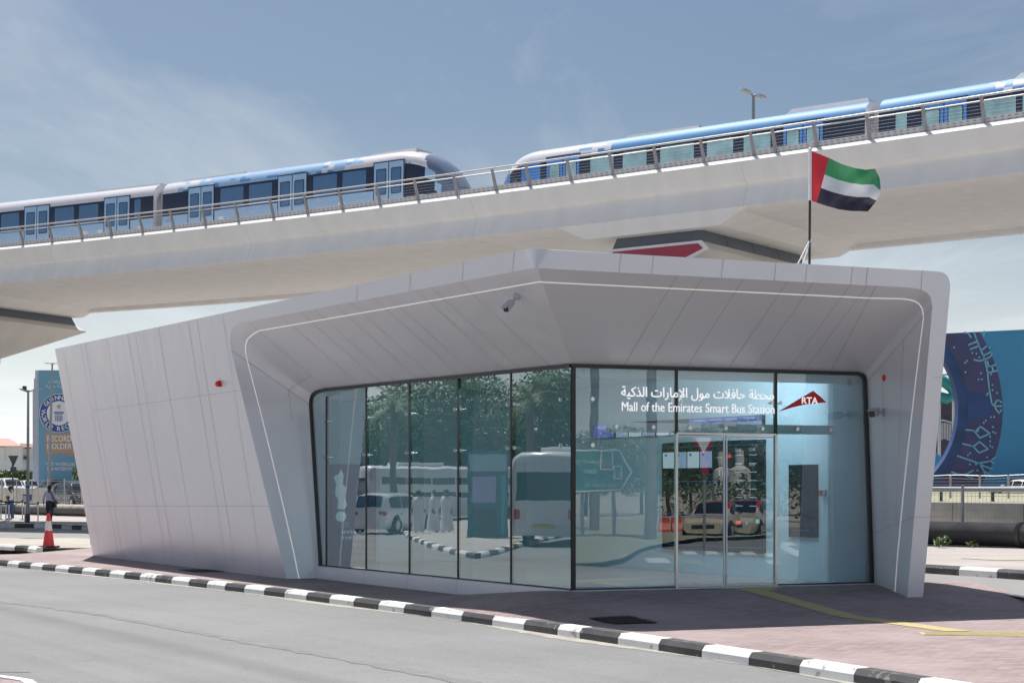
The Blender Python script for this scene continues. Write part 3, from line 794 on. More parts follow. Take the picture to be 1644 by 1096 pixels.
# ---- sliding door, header
HDR = mat('door_header', (.62, .70, .72), .35)
mb = MB(); sA, sB = sR_px(980), sR_px(1340)
mb.obox(C+RD*sA-NR*.14+V((0, 0, zh+.02)), RD*(sB-sA), NR*.11, V((0, 0, .15)))
hd = mb.build('door_header', HDR, station)
for px in (989, 1048.5, 1107, 1165, 1224, 1280, 1333):
    p = C+RD*sR_px(px)+V((0, 0, zh+.10)); mb = fitting(p, NR, RD); mb.build('header_bolt', FIT, hd, 30)
mb = MB(); p = C+RD*sR_px(1160)+NR*.02+V((0, 0, zh+.135)); mb.obox(p, RD*.21, NR*.05, V((0, 0, .045))); mb.build('door_sensor', mat('sensor_white', (.7, .72, .72), .4), hd)
mid = sR_px(1165)
for a, b in ((SRJ[1]+.03, mid-.012), (mid+.012, SRJ[2]-.03)):
    mb = MB(); o = C-NR*.03
    mb.obox(o+RD*a+V((0, 0, .015)), RD*(b-a), NR*.028, V((0, 0, .035))); mb.obox(o+RD*a+V((0, 0, zh-.05)), RD*(b-a), NR*.028, V((0, 0, .03)))
    x = b-.022 if a < mid-.1 else a
    mb.obox(o+RD*x+V((0, 0, .05)), RD*.022, NR*.028, V((0, 0, zh-.1)))
    d = mb.build('sliding_door', mat('satin_steel', (.55, .57, .62), .35, metal=.8), station)
    mb = MB(); mb.face([o+NR*.014+RD*s_+V((0, 0, z)) for s_, z in ((a, .05), (b, .05), (b, zh-.05), (a, zh-.05))]); mb.build('door_glass', GLASSR, d, recalc=False)
mb = MB()
for s in (SRJ[1], SRJ[2]): mb.obox(C+RD*(s-.02)-NR*.05+V((0, 0, .0)), RD*.04, NR*.07, V((0, 0, zh)))
mb.obox(C+RD*SRJ[1]-NR*.03+V((0, 0, zh-.008)), RD*(SRJ[2]-SRJ[1]), NR*.05, V((0, 0, .03)))
mb.build('door_frame', STEEL, station)

# ------------------------------------------------------------------ interior (seen through the glass)
WALLI = mat('interior_wall', (.62, .71, .77), .55, var=.02); FLOORI = mat('interior_floor', (.46, .45, .43), .25, var=.08, scale=2)
CEILI = mat('interior_ceiling', (.82, .83, .83), .7, var=.02)
Wd = 4.75; IN = -NL
pI = C+IN*Wd
tq = 0
# inner long wall parallel to the left glazing, from close to the right glazing to the far end
q0 = V((5.42, 27.35, 0)); q1 = q0+LD*10.2; e0 = C+LD*(max(sL, (Lend-C).dot(LD))+.12); 
Rend = C+RD*(SRJ[3]+.05)
mb = MB()
mb.obox(q0, LD*10.2, -IN*-.12, V((0, 0, 3.68)))
mb.obox(e0, IN*5.2, LD*.12, V((0, 0, 3.68)))
mb.obox(q0+V((0, 0, 0)), (Rend-NR*.30)-q0, LD*.12, V((0, 0, 3.68)))
iw = mb.build('interior_wall', WALLI, station)
mb = MB(); mb.face([C-NL*.05-NR*.05+V((0, 0, .0)), Rend-NR*.05, q0, q1, e0+IN*.02]); mb.build('floor', FLOORI, station)
mb = MB(); zc = 3.66
mb.face([C-NL*.12-NR*.12+V((0, 0, zc)), Rend-NR*.12+V((0, 0, zc)), q0+V((0, 0, zc)), q1+V((0, 0, zc)), e0-NL*.1+V((0, 0, zc))]); ce = mb.build('ceiling', CEILI, station)
# bulkheads behind the glass heads; the right one hides an added fill light for the room
BW_ = emat('added_fill_strip', (.80, .93, 1.0), 52.0)
for D_, n_, ln, lit in ((RD, NR, 5.55, (1.9, 3.9)), (LD, NL, 8.6, (6.6, 8.5))):
    mb = MB(); o = C+D_*.15-n_*.34+V((0, 0, 3.34)); mb.obox(o, D_*ln, n_*.10, V((0, 0, .32))); mb.build('bulkhead', CEILI, ce)
    if D_ is LD: continue
    mb = MB(); o = C-n_*.346+V((0, 0, 3.38)); mb.face([o+D_*lit[0], o+D_*lit[1], o+D_*lit[1]+V((0, 0, .15)), o+D_*lit[0]+V((0, 0, .15))]); mb.build('added_fill_strip', BW_, ce)
# screens
SCR = mat('screen_black', (.012, .016, .028), .12, var=.2)
SW = emat('screen_white', (.75, .80, .85), .30); SB = emat('screen_blue', (.10, .13, .42), .4); SL_ = emat('screen_pale', (.42, .52, .72), .30)
SR_ = emat('screen_red', (.7, .05, .08), .6); SG = emat('screen_green', (.1, .45, .3), .5); STL = emat('screen_line', (.05, .2, .5), .16)
nW = -IN; exW = -LD       # seen from the room: left to right runs from far to near
wq = lambda px, py: hit(px, py, nW, (q0).dot(nW)+.06)
def on_wall(mb, x0, y0, x1, y1, m, off=.0):
    a = wq(x0, y0); b = wq(x1, y0); z0 = a.z; h = (y1-y0)*(a-CAM).y/F
    a = V((a.x, a.y, z0)); b = V((b.x, b.y, z0))
    mb.face([a+nW*off+V((0, 0, -h)), b+nW*off+V((0, 0, -h)), b+nW*off, a+nW*off], m)
    return a, b, h
def screen(name, label, cat, x0, y0, x1, y1):
    a = wq(x0, y0); b = wq(x1, y0); t = thing(name, label, cat, (a.x, a.y, a.z)); mb = MB()
    h = (y1-y0)*a.y/F; z = a.z; b.z = z
    mb.obox(V((a.x, a.y, z-h))-nW*.055, (b-a), nW*.055, V((0, 0, h)), 0)
    mb.build('casing', SCR, t); return t, a, (b-a), h
def rel(mb, a, e, h, u0, v0, u1, v1, m, off=.003):
    z = V((0, 0, -h)); f = lambda u, v: a+e*u+z*v+nW*off
    mb.face([f(u0, v1), f(u1, v1), f(u1, v0), f(u0, v0)], m)
def reltext(mb, body, a, e, h, u, v, hh, m, w=None):
    put_text(mb, body, a+e*u+V((0, 0, -h*v)), e.normalized(), V((0, 0, 1)), nW, h=hh*h if not w else None, w=w*e.length if w else None, m=m, off=.005)
sm = [SW, SB, SL_, SR_, SG, STL, SCR]
t, a, e, h = screen('video_wall', 'large dark information screen with timetable on the inner wall behind the glass doors', 'screen', 1063, 711, 1226, 880)
mb = MB()
for k in range(4): rel(mb, a, e, h, .01+k*.128, .09, .13+k*.128, .24, 0 if k % 2 == 0 else 2); 
for k in range(4): rel(mb, a, e, h, .03+k*.128, .105, .055+k*.128, .13, 1, .006)
for vv in (.04, .36, .66, .95): rel(mb, a, e, h, .02, vv, .98, vv+.005, 5)
rel(mb, a, e, h, .66, .125, .70, .155, 3); 
for k, s_ in enumerate(('12:40', '12:44')): reltext(mb, s_, a, e, h, .74, .10+k*.13, .028, 0)
for k, s_ in enumerate(('12:48', '13:40')): reltext(mb, s_, a, e, h, .87, .10+k*.13, .028, 0)
for k in range(7): rel(mb, a, e, h, .74, .13+k*.075, .74+.07, .138+k*.075, 2); rel(mb, a, e, h, .87, .13+k*.075, .94, .138+k*.075, 2)
reltext(mb, 'Mall of the Emirates', a, e, h, .56, .155, .02, 0, w=.09)
reltext(mb, '1 min', a, e, h, .585, .31, .045, 0)
rel(mb, a, e, h, .74, .72, .79, .75, 3); rel(mb, a, e, h, .83, .72, .86, .75, 1); rel(mb, a, e, h, .93, .70, .965, .735, 4)
mb.build('display', sm, t)
t, a, e, h = screen('departure_board', 'long slim blue and white departure board high on the inner wall', 'departure board', 953, 681, 1225, 704)
mb = MB(); rel(mb, a, e, h, .0, .0, .14, .98, 1)
for k in range(6): rel(mb, a, e, h, .15+k*.085, .5, .228+k*.085, .98, 0 if k % 2 else 2)
rel(mb, a, e, h, .60, .02, .995, .34, 1); rel(mb, a, e, h, .60, .36, .995, .98, 2)
for k in range(4): rel(mb, a, e, h, .63+k*.09, .12, .69+k*.09, .2, 2, .006)
rel(mb, a, e, h, .62, .46, .65, .8, 4, .006); rel(mb, a, e, h, .77, .46, .80, .8, 4, .006)
reltext(mb, 'Mall of the Emirates', a, e, h, .02, .32, .2, 0, w=.1); mb.build('display', sm, t)
t, a, e, h = screen('wall_screen', 'tall narrow dark screen on the inner wall right of the doors', 'screen', 1266, 746, 1310, 861)
mb = MB(); rel(mb, a, e, h, .05, .03, .95, .5, 6); rel(mb, a, e, h, .2, .90, .8, .91, 5); mb.build('display', sm, t)
# poster stand by the far end wall
POST = mat('poster_blue', (.04, .075, .19), .4, var=.08); PW = emat('poster_white_glow', (.55, .62, .70), .28)  # poster print given a slight glow so it reads brighter
nE = -LD; eE = IN; ep = lambda px, py: hit(px, py, nE, e0.dot(nE)+.10)
a = ep(531, 745); b = ep(604, 745); h = 2.05; e = V((b.x-a.x, b.y-a.y, 0)); a.z = 2.08
t = thing('poster_stand', 'dark blue cup poster stand behind the leftmost glass panes', 'poster', (a.x, a.y, 0))
mb = MB(); mb.obox(V((a.x, a.y, .03)), e, -nE*.05, V((0, 0, h)), 0); mb.build('panel', POST, t)
mb = MB(); zz = V((0, 0, -h)); fz = lambda u, v, o=.004: a+e*u+zz*v+nE*o
nW_ = nE
def pt(body, u, v, w=None, hh=None): put_text(mb, body, fz(u, v), e.normalized(), V((0, 0, 1)), nE, w=w*e.length if w else None, h=hh, bold=.01)
pt('WHAT', .22, .71, w=.60, hh=.075); pt('THE CUP', .22, .765, w=.60, hh=.065); pt('x', .50, .83, hh=.04)
blob = [(.06, .12), (.16, .10), (.22, .05), (.28, .11), (.26, .2), (.34, .24), (.30, .33), (.36, .42), (.27, .46), (.14, .45), (.16, .36), (.09, .30), (.12, .2)]
mb.face([fz(u, v) for u, v in blob])
mb.face([fz(.22+.12*math.cos(k*.524), .53+.055*math.sin(k*.524)) for k in range(12)])
mb.build('lettering', PW, t)
mb = MB(); mb.face([fz(u, v) for u, v in ((.55, .16), (.98, .16), (.98, .44), (.55, .44))]); mb.build('picture', mat('poster_photo', (.16, .22, .42), .4, var=.3, scale=6), t)
mb = MB(); mb.face([fz(u, v) for u, v in ((.22, .58), (.40, .58), (.40, .645), (.22, .645))]); mb.build('stamp', mat('poster_green', (.30, .42, .40), .4, var=.4, scale=14), t)
# domes and small boxes on the ceiling and wall
DOME = mat('camera_dome', (.03, .03, .035), .1)
for px, py, lab in ((947, 608, 'small ceiling dome camera just right of the glass corner'), (1281, 613, 'small ceiling dome camera left of the RTA sign top'), (545, 640, 'small ceiling dome camera behind the leftmost panes')):
    right = px > 917
    p = at(px, py, 28.2 if px == 947 else 28.3 if right else 35.0); p.z = zc
    t = thing('dome_camera', lab, 'dome camera', p, group='ceiling dome cameras')
    mb = MB(); mb.lathe([(.09, -.002), (.09, -.07)], p, 14); mb.build('housing', mat('dome_white', (.75, .76, .76), .5), t, 40)
    mb = MB(); mb.lathe([(.075, -.072), (.072, -.10), (.055, -.13), (.02, -.145)], p, 14); mb.build('dome', DOME, t, 40)
p = wq(1317, 796)
t = thing('call_point', 'small red and grey call point on the wall beside the narrow screen', 'call point', p); mb = MB(); mb.obox(p, exW*.07, nW*.04, V((0, 0, .10))); mb.build('red_box', RED, t)
mb = MB(); mb.obox(p+exW*.09, exW*.07, nW*.04, V((0, 0, .10))); mb.build('grey_box', mat('box_grey', (.3, .34, .36), .5), t)

# ------------------------------------------------------------------ lettering on the front glass
SIGNW = emat('sign_white_glow', (.93, .91, .92), .36); SIGNW.node_tree.nodes['Principled BSDF'].inputs['Base Color'].default_value = (.9, .89, .9, 1); SIGNR = mat('sign_red', (.60, .018, .025), .4)  # white letters get an added faint glow to look brighter
t = thing('station_sign', 'white Arabic and English station name lettering fixed on the front glass', 'sign', gR(1120, 660)+NR*.01)
zc_ = V((0, 0, 1))
def gtext(mb, body, x0, x1, y_bot, y_top, m, bold=0.0, thick=.012):
    a = gR(x0, y_bot); b = gR(x1, y_bot); wdt = (V((b.x, b.y))-V((a.x, a.y))).length; hh = (y_bot-y_top)*a.y/F
    ex = RD
    put_text(mb, body, a, ex, zc_, NR, w=wdt, h=hh, m=m, thick=thick, bold=bold, off=.002)
mb = MB(); gtext(mb, 'Mall of the Emirates Smart Bus Station', 998, 1243, 659.5, 644.5, 0, 0.0); mb.build('english_lettering', SIGNW, t)
mb = MB(); gtext(mb, arabic('محطة حافلات مول الإمارات الذكية'), 997, 1242, 642.5, 619.5, 0, .010); mb.build('arabic_lettering', SIGNW, t)
t = thing('logo_sign', 'red wedge shaped logo with white RTA letters on the front glass', 'sign', gR(1290, 650)+NR*.01)
mb = MB(); lp = [(1249, 660.5), (1268, 649), (1286, 638), (1304.5, 627.5), (1315, 636), (1325.5, 646), (1310, 647), (1290, 649.5), (1270, 654)]
A = [gR(*p)+NR*.012 for p in lp]; mb.loft([A, [q+NR*.02 for q in A]]); mb.build('red_wedge', SIGNR, t)
mb = MB(); gtext(mb, 'RTA', 1285.5, 1311.5, 648, 637.2, 0, .02, 0.0)
for v in mb.v: v += NR*.034
mb.build('letters', SIGNW, t)

# ------------------------------------------------------------------ things mounted on the cladding
def beacon(p, n, label, q_=1.0):
    t = thing('alarm_beacon', label, 'alarm beacon', p, group='red alarm beacons'); ex = n.cross(V((0, 0, 1))).normalized(); ez = ex.cross(n)
    mb = MB(); mb.obox(p-ex*.055*q_-ez*.055*q_, ex*.11*q_, ez*.11*q_, n*.05); mb.build('base', RED, t)
    mb = MB(); c0 = p+n*.05; r1 = [c0+(ex*math.cos(k*.524)+ez*math.sin(k*.524))*.047*q_ for k in range(12)]
    mb.loft([r1, [q+n*.035 for q in r1], [lerp(q, c0, .35)+n*.055 for q in r1]]); mb.build('lens', mat('red_lens', (.8, .03, .02), .12), t, 40)
beacon(pL(353.5, 615.5), nl3, 'red alarm beacon high on the long side wall', 1.15)
ei = e-9 if False else len(OUT)-10
rv = lambda i, f: lerp(OUT[i], INN[i], f)
nrv = nrm(len(OUT)-6); prv = OUT[len(OUT)-6]
beacon(hit(1427, 607, nrv, nrv.dot(prv)), nrv, 'red alarm beacon on the right reveal beside the glass', 1.25)
CAMG = mat('camera_grey', (.45, .46, .49), .4); CAMD = mat('camera_dark', (.03, .03, .035), .25)
def cctv(p, n, d, label, ln=.30, k_=1.0):
    t = thing('security_camera', label, 'security camera', p, group='bullet security cameras on the station')
    d = V(d).normalized(); mb = MB(); ln *= k_
    ex = n.cross(V((0, 0, 1))).normalized(); ey = ex.cross(n)
    r1 = [p+(ex*math.cos(k*.393)+ey*math.sin(k*.393))*.075*k_ for k in range(16)]
    mb.loft([r1, [q+n*.05 for q in r1], [lerp(q, p, .2)+n*.06 for q in r1]]); mb.build('mount', CAMG, t, 35)
    mb = MB(); el = p+n*.16*k_; mb.tube([p+n*.05, el, el+d*.06], .02, 8); mb.build('arm', CAMG, t, 35)
    s = el+d*.03; sx = d.cross(V((0, 0, 1))).normalized(); sz = sx.cross(d)
    def ring(o, w_, h_): return [o+sx*(w_*cx*k_)+sz*(h_*cz*k_) for cx, cz in ((-1, -.5), (-.6, -1), (.6, -1), (1, -.5), (1, .7), (.8, 1), (-.8, 1), (-1, .7))]
    mb = MB(); mb.loft([ring(s, .05, .05), ring(s+d*.04, .062, .06), ring(s+d*ln, .062, .06)]); mb.build('body', CAMG, t, 35)
    mb = MB(); mb.loft([ring(s+d*ln, .055, .052), ring(s+d*(ln+.012), .052, .05)]); mb.build('lens_face', CAMD, t)
    mb = MB(); mb.obox(s+d*.02-sx*.07*k_+sz*.064*k_, d*(ln+.04), sx*.14*k_, sz*.008); mb.build('sunshade', CAMG, t)
iS = nLeft-2; nS = nrm(iS)
pc = hit(831, 474, nS, nS.dot(OUT[iS]))
cctv(pc, nS, (-.45, -.75, -.55), 'grey security camera hanging from the canopy soffit near the front corner', .30, .75)
cctv(hit(1423, 662, nrv, nrv.dot(prv)), nrv, (-.55, -.85, -.18), 'grey security camera on the right reveal below the beacon', .26, .95)

# ------------------------------------------------------------------ flag on the roof
fy = 27.4
t = thing('flag_pole', 'slender white and black flag pole with strut standing on the station roof', 'flag pole', at(1299.5, 425, fy))
b_ = at(1299.5, 428, fy); tp = at(1300.5, 240, fy); mdp = at(1300.3, 322, fy)
mb = MB(); mb.tube([b_, mdp], .022, 8); mb.build('lower_pole', BLACKF, t, 40)
mb = MB(); mb.tube([mdp, tp], .030, 8); mb.sphere(tp, .035); mb.build('upper_pole', mat('pole_white', (.72, .72, .74), .35), t, 40)
mb = MB(); mb.tube([at(1300, 386, fy), at(1281, 424, fy-.25)], .012, 6); mb.tube([at(1300, 390, fy), at(1288, 424, fy+.4)], .012, 6); mb.tube([at(1302, 384, fy), at(1296, 400, fy)], .02, 6); mb.build('strut', mat('pole_white', (.7, .7, .7), .4), t, 40)
FR, FG, FW, FB = [mat('flag_'+n_, c_, .42, var=.04) for n_, c_ in (('red', (.68, .03, .045)), ('green', (.05, .33, .13)), ('white', (.78, .79, .82)), ('black', (.045, .038, .065)))]
mb = MB(); nu, nv = 48, 30
top = [(1302, 242), (1331, 253.5), (1352, 263.5), (1372, 270), (1390, 273.5), (1405, 271.5), (1412, 285)]
bot = [(1302.5, 322), (1311, 325.5), (1330, 332), (1348, 337), (1366, 338.5), (1383, 338), (1393, 339)]
def poly_at(P, u):
    x = u*(len(P)-1); i = min(int(x), len(P)-2); f = x-i
    return (P[i][0]+(P[i+1][0]-P[i][0])*f, P[i][1]+(P[i+1][1]-P[i][1])*f)
rows = []
for j in range(nv+1):
    v = j/nv; r = []
    for i in range(nu+1):
        u = i/nu; a = poly_at(top, u); b = poly_at(bot, u)
        bulge = 9*math.sin(math.pi*v)*u*u          # fly edge bellies out
        x = a[0]+(b[0]-a[0])*v+bulge; y = a[1]+(b[1]-a[1])*v
        y += 1.2*math.sin(u*7+v*2)*u
        dep = .10*math.sin(u*8.5-v*4.2)*min(1, u*3)+.05*math.sin(u*15+v*7)*u+.22*u
        if v > .8 and u > .55: dep -= .22*(v-.8)/.2*(u-.55)/.45
        r.append(at(x, y, fy+dep))
    rows.append(r)
def fm(j, i):
    u = (i+.5)/nu; v = (j+.5)/nv
    if u < .165: return 0
    return 1 if v < .36 else 2 if v < .66 else 3
mb.grid(rows, mf=fm)
fl = mb.build('flag', [FR, FG, FW, FB], None, 180); tag(fl, 'waving flag with red hoist band and green, white and black stripes', 'flag')
# ------------------------------------------------------------------ metro viaduct
ZD = 12.7
E_PX = [(0, 399.5), (210, 375.5), (420, 352), (610, 330), (815, 306), (1010, 281), (1222, 252.5), (1430, 221.5), (1644, 188)]
ep_ = [at(x, y, (ZD-EYE)*F/(HY-y)) for x, y in E_PX]
# least squares cubic Y(X)
def fit(xs, ys, deg):
    n = deg+1; A = [[sum(x**(i+j) for x in xs) for j in range(n)] for i in range(n)]; B = [sum(y*x**i for x, y in zip(xs, ys)) for i in range(n)]
    for i in range(n):
        p = A[i][i]
        for k in range(n):
            if k != i:
                f = A[k][i]/p; A[k] = [a-f*b for a, b in zip(A[k], A[i])]; B[k] -= f*B[i]
    return [B[i]/A[i][i] for i in range(n)]
xs = [p.x/10 for p in ep_]; ys = [p.y for p in ep_]; co = fit(xs, ys, 2)
def Yx(x):
    lo, hi = -30.0, 20.0
    f = lambda q: sum(c*(q/10)**i for i, c in enumerate(co)); g = lambda q: sum(i*c*(q/10)**(i-1)/10 for i, c in enumerate(co) if i)
    if x < lo: return f(lo)+g(lo)*(x-lo)
    if x > hi: return f(hi)+g(hi)*(x-hi)
    return f(x)
print('viaduct fit', ['%.1f' % (HY-(ZD-EYE)*F/Yx(p.x)-q[1]) for p, q in zip(ep_, E_PX)], co)
PATH = []; x = -75.0
while x < 46: PATH.append(V((x, Yx(x), 0))); x += .5
SC = [0]
for a, b in zip(PATH, PATH[1:]): SC.append(SC[-1]+(b-a).length)
def pos(s, w=0.0, z=0.0):
    i = 0; lo, hi = 0, len(SC)-2
    while lo < hi:
        m = (lo+hi+1)//2
        if SC[m] <= s: lo = m
        else: hi = m-1
    i = lo; t = (s-SC[i])/(SC[i+1]-SC[i])
    def dirn(k): d = PATH[min(k+1, len(PATH)-1)]-PATH[max(k-1, 0)]; return d.normalized()
    d = lerp(dirn(i), dirn(i+1), t).normalized(); p = lerp(PATH[i], PATH[i+1], t)
    return p+V((-d.y, d.x, 0))*w+V((0, 0, z)), d
def s_px(px, w):
    lo, hi = 5.0, SC[-1]-5
    for _ in range(50):
        m = (lo+hi)/2; p, _d = pos(m, w)
        if CX+F*p.x/p.y < px: lo = m
        else: hi = m
    return lo
SECT = [(.16, 12.76), (0, 12.62), (.03, 12.5), (.24, 12.02), (.42, 11.90), (.40, 11.78), (.12, 11.12), (.30, 11.02), (1.6, 10.98), (5, 10.95), (9.45, 10.98), (9.5, 10.80), (9.9, 10.80), (10.0, 11.8), (10.0, 12.76), (9.75, 12.76), (9.7, 12.0), (5, 11.9), (.45, 12.0), (.40, 12.76)]
via = thing('metro_viaduct', 'long pale concrete elevated metro viaduct curving above and behind the bus station', 'viaduct', (0, 60, 0))
mb = MB(); rings = []; s = 0.0
while s < SC[-1]-1: rings.append([pos(s, w_, z_)[0] for w_, z_ in SECT]); s += 1.5
mb.loft(rings)
CONCV = mat('viaduct_concrete', (.83, .82, .795), .8, var=.045, scale=1.1, bump=.1, bscale=6, stretch=(1.3, 1.3, .16))
SEAMC = mat('segment_joint', (.56, .54, .51), .9)
for k in range(12):
    s = 3+k*11.5
    if s > SC[-1]-3: break
    for (w0, z0), (w1, z1) in zip(SECT[2:10], SECT[3:10]):
        a = pos(s, w0, z0)[0]; b = pos(s, w1, z1)[0]
        if (b-a).length < .05: continue
        n = (b-a).cross(pos(s)[1]).normalized(); n = n if n.dot(CAM-a) > 0 else -n
        mb.strip(a, b, .014, n, .004, 1)
mb.build('girder', [CONCV, SEAMC], via, 30)
GREYB = mat('pier_collar', (.13, .15, .19), .4, var=.08); MAR = mat('maroon_panel', (.33, .035, .07), .4, var=.05); PANW = mat('panel_white', (.74, .74, .75), .5)
def pier(s0, e1=0.0):
    def P(t, w_, z): p, d = pos(s0, w_, z); return p+pos(s0)[1]*t
    # deeper girder segment above the pier
    mb = MB(); A = [P(-4.0, .14, 11.14), P(4.0, .14, 11.14), P(2.75, .20, 10.58), P(-2.75, .20, 10.58)]; B = [P(-4.0, 9.85, 11.14), P(4.0, 9.85, 11.14), P(2.75, 9.75, 10.58), P(-2.75, 9.75, 10.58)]
    mb.loft([A, B]); pr = mb.build('pier_segment', CONCV, via)
    def rect(z, ht, w0, w1): return [P(-ht, w0, z), P(ht, w0, z), P(ht, w1, z), P(-ht, w1, z)]
    mb = MB(); mb.loft([rect(10.60, 1.75+e1*.3, .75, 8.4+e1), rect(10.17, 1.88+e1*.3, .62, 8.6+e1)]); co_ = mb.build('collar', GREYB, via)
    mb = MB()
    for w_ in (2.4, 4.4, 6.4): mb.strip(P(1.76, w_, 10.59), P(1.885, w_, 10.18), .03, P(2, 0, 0)-P(0, 0, 0), .01)
    mb.build('collar_joint', BLACKF, co_)
    mb = MB(); rr = [rect(10.17, 1.86+e1*.3, .62, 8.6+e1), rect(9.90, 2.1+e1*.4, .50, 9.0+e1), rect(9.84, 2.1+e1*.4, .50, 9.0+e1), rect(8.15, 1.05, 3.4, 5.5), rect(7.9, 1.05, 3.4, 5.5), rect(7.88, 1.0, 3.45, 5.45), rect(-.4, 1.0, 3.45, 5.45)]
    mb.loft(rr); cp = mb.build('pier_shaft', CONC, via)
    # maroon end panel in a white frame on the flared ends
    hexa = [(-1.90, 10.17), (1.90, 10.17), (2.22, 9.86), (1.0, 9.40), (-1.0, 9.40), (-2.22, 9.86)]
    hexi = [(-1.72, 10.07), (1.78, 10.07), (1.98, 9.88), (.93, 9.50), (-.93, 9.50), (-1.98, 9.87)]
    for w_, sg in ((.44, -1),):
        mb = MB(); mb.loft([[P(a_, w_, z_) for a_, z_ in hexa], [P(a_, w_-sg*.06, z_) for a_, z_ in hexa]]); mb.build('panel_frame', PANW, cp)
        mb = MB(); mb.loft([[P(a_, w_+sg*.02, z_) for a_, z_ in hexi], [P(a_, w_-sg*.02, z_) for a_, z_ in hexi]]); mb.build('accent_panel', MAR, cp)
sp1 = s_px(1043, .14); sp0 = None
pier(sp1)
# left pier: its far block corner shows at x=135
lo, hi = 5.0, 60.0
for _ in range(50):
    m = (lo+hi)/2; p, d = pos(m, 9.75, 0); q = p+d*2.75
    if CX+F*q.x/q.y < 134: lo = m
    else: hi = m
pier(lo, 1.15); print('pier s', sp1, lo)

# railing along the near edge, another along the far edge
RAILM = mat('railing_grey', (.33, .32, .325), .5, metal=.1); RAILT = mat('railing_top', (.58, .55, .52), .4, metal=.2)
def perforated():
    m, nt, b = nodes('perforated_kickplate'); N, L = nt.nodes, nt.links
    b.inputs['Base Color'].default_value = (.66, .65, .66, 1); b.inputs['Roughness'].default_value = .5; MATS['perforated_kickplate'] = m; return m
PERF = perforated(); WIRE = mat('wire_grey', (.22, .22, .23), .6)
def railing(w_, lean, label, sposts):
    q, d = pos(sposts[len(sposts)//2], w_, ZD)
    t = thing('viaduct_railing', label, 'railing', q)
    for s in sposts:
        p, d = pos(s, w_, 0); n = V((-d.y, d.x, 0)); mb = MB()
        a = V((p.x, p.y, ZD)); b = a-n*lean+V((0, 0, .84))
        mb.loft([[a-d*.05-n*.03, a+d*.05-n*.03, a+d*.05+n*.10, a-d*.05+n*.10], [b-d*.045-n*.02, b+d*.045-n*.02, b+d*.045+n*.05, b-d*.045+n*.05]])
        mb.tube([b+V((0, 0, -.02)), b+d*.16-n*.03+V((0, 0, .06))], .02, 6); mb.build('post', RAILM, t)
    def run(h, r, name, m, n_=6):
        mb = MB(); pts = []; s = 3.0
        while s < SC[-1]-3:
            p, d = pos(s, w_, 0); n = V((-d.y, d.x, 0)); pts.append(V((p.x, p.y, ZD+h))-n*(lean*h/.84)); s += 1.5
        mb.tube(pts, r, n_); return mb.build(name, m, t, 60)
    run(.88, .034, 'top_rail', RAILT, 8); run(.73, .022, 'second_rail', RAILT)
    for k in range(5): run(.30+k*.10, .0042, 'wire', WIRE, 4)
    mb = MB(); A = []; B = []; s = 3.0
    while s < SC[-1]-3:
        p, d = pos(s, w_, 0); n = V((-d.y, d.x, 0)); A.append(V((p.x, p.y, ZD+.02))-n*.01); B.append(V((p.x, p.y, ZD+.27))-n*(lean*.26)); s += 1.0
    mb.grid([A, B]); kp = mb.build('kick_plate', PERF, t)
    mb = MB(); s = 30.0
    while s < SC[-1]-12:
        for h in (.10, .19):
            p, d = pos(s, w_, 0); n = V((-d.y, d.x, 0)); o = V((p.x, p.y, ZD+h))-n*(lean*h/.84+.012)
            mb.face([o, o+d*.10, o+d*.10+V((0, 0, .035)), o+V((0, 0, .035))])
        s += .22
    mb.build('plate_holes', mat('plate_hole', (.36, .36, .37), .8), kp, recalc=False)
pp = [-60, -10, 38, 85, 133, 180, 230, 280, 331, 384, 440, 495, 551, 611, 672, 735, 797, 851, 917, 985, 1056, 1131, 1211, 1246, 1312, 1397, 1487, 1581, 1680]
railing(.28, .30, 'grey wire railing with leaning posts along the near edge of the viaduct', [s_px(x, .28) for x in pp])
railing(9.72, -.25, 'grey railing along the far edge of the viaduct behind the trains', [20+2.4*k for k in range(46)])

# ------------------------------------------------------------------ metro trains
TW = mat('train_white', (.70, .69, .73), .22, var=.03, coat=.4); TLB = mat('train_pale_blue', (.33, .50, .72), .25, var=.03, coat=.4)
TNV = mat('train_navy', (.022, .030, .060), .15, var=.05); TWIN = mat('train_window', (.08, .17, .32), .06, var=.05)
TDB = mat('train_blue', (.06, .21, .55), .35, var=.03, coat=.15); TSK = mat('train_sky_blue', (.075, .26, .54), .6, var=.03); TGL = mat('train_pale_window', (.24, .40, .44), .08, var=.25, scale=1.5)
TGREY = mat('train_roof_grey', (.30, .30, .31), .6); TBEL = mat('gangway_grey', (.45, .45, .47), .6, var=.1); TUND = mat('train_underframe', (.05, .05, .055), .7)
TDG = mat('train_windscreen', (.13, .17, .25), .10, coat=.6)
ZR = 12.18
HWID = 1.36
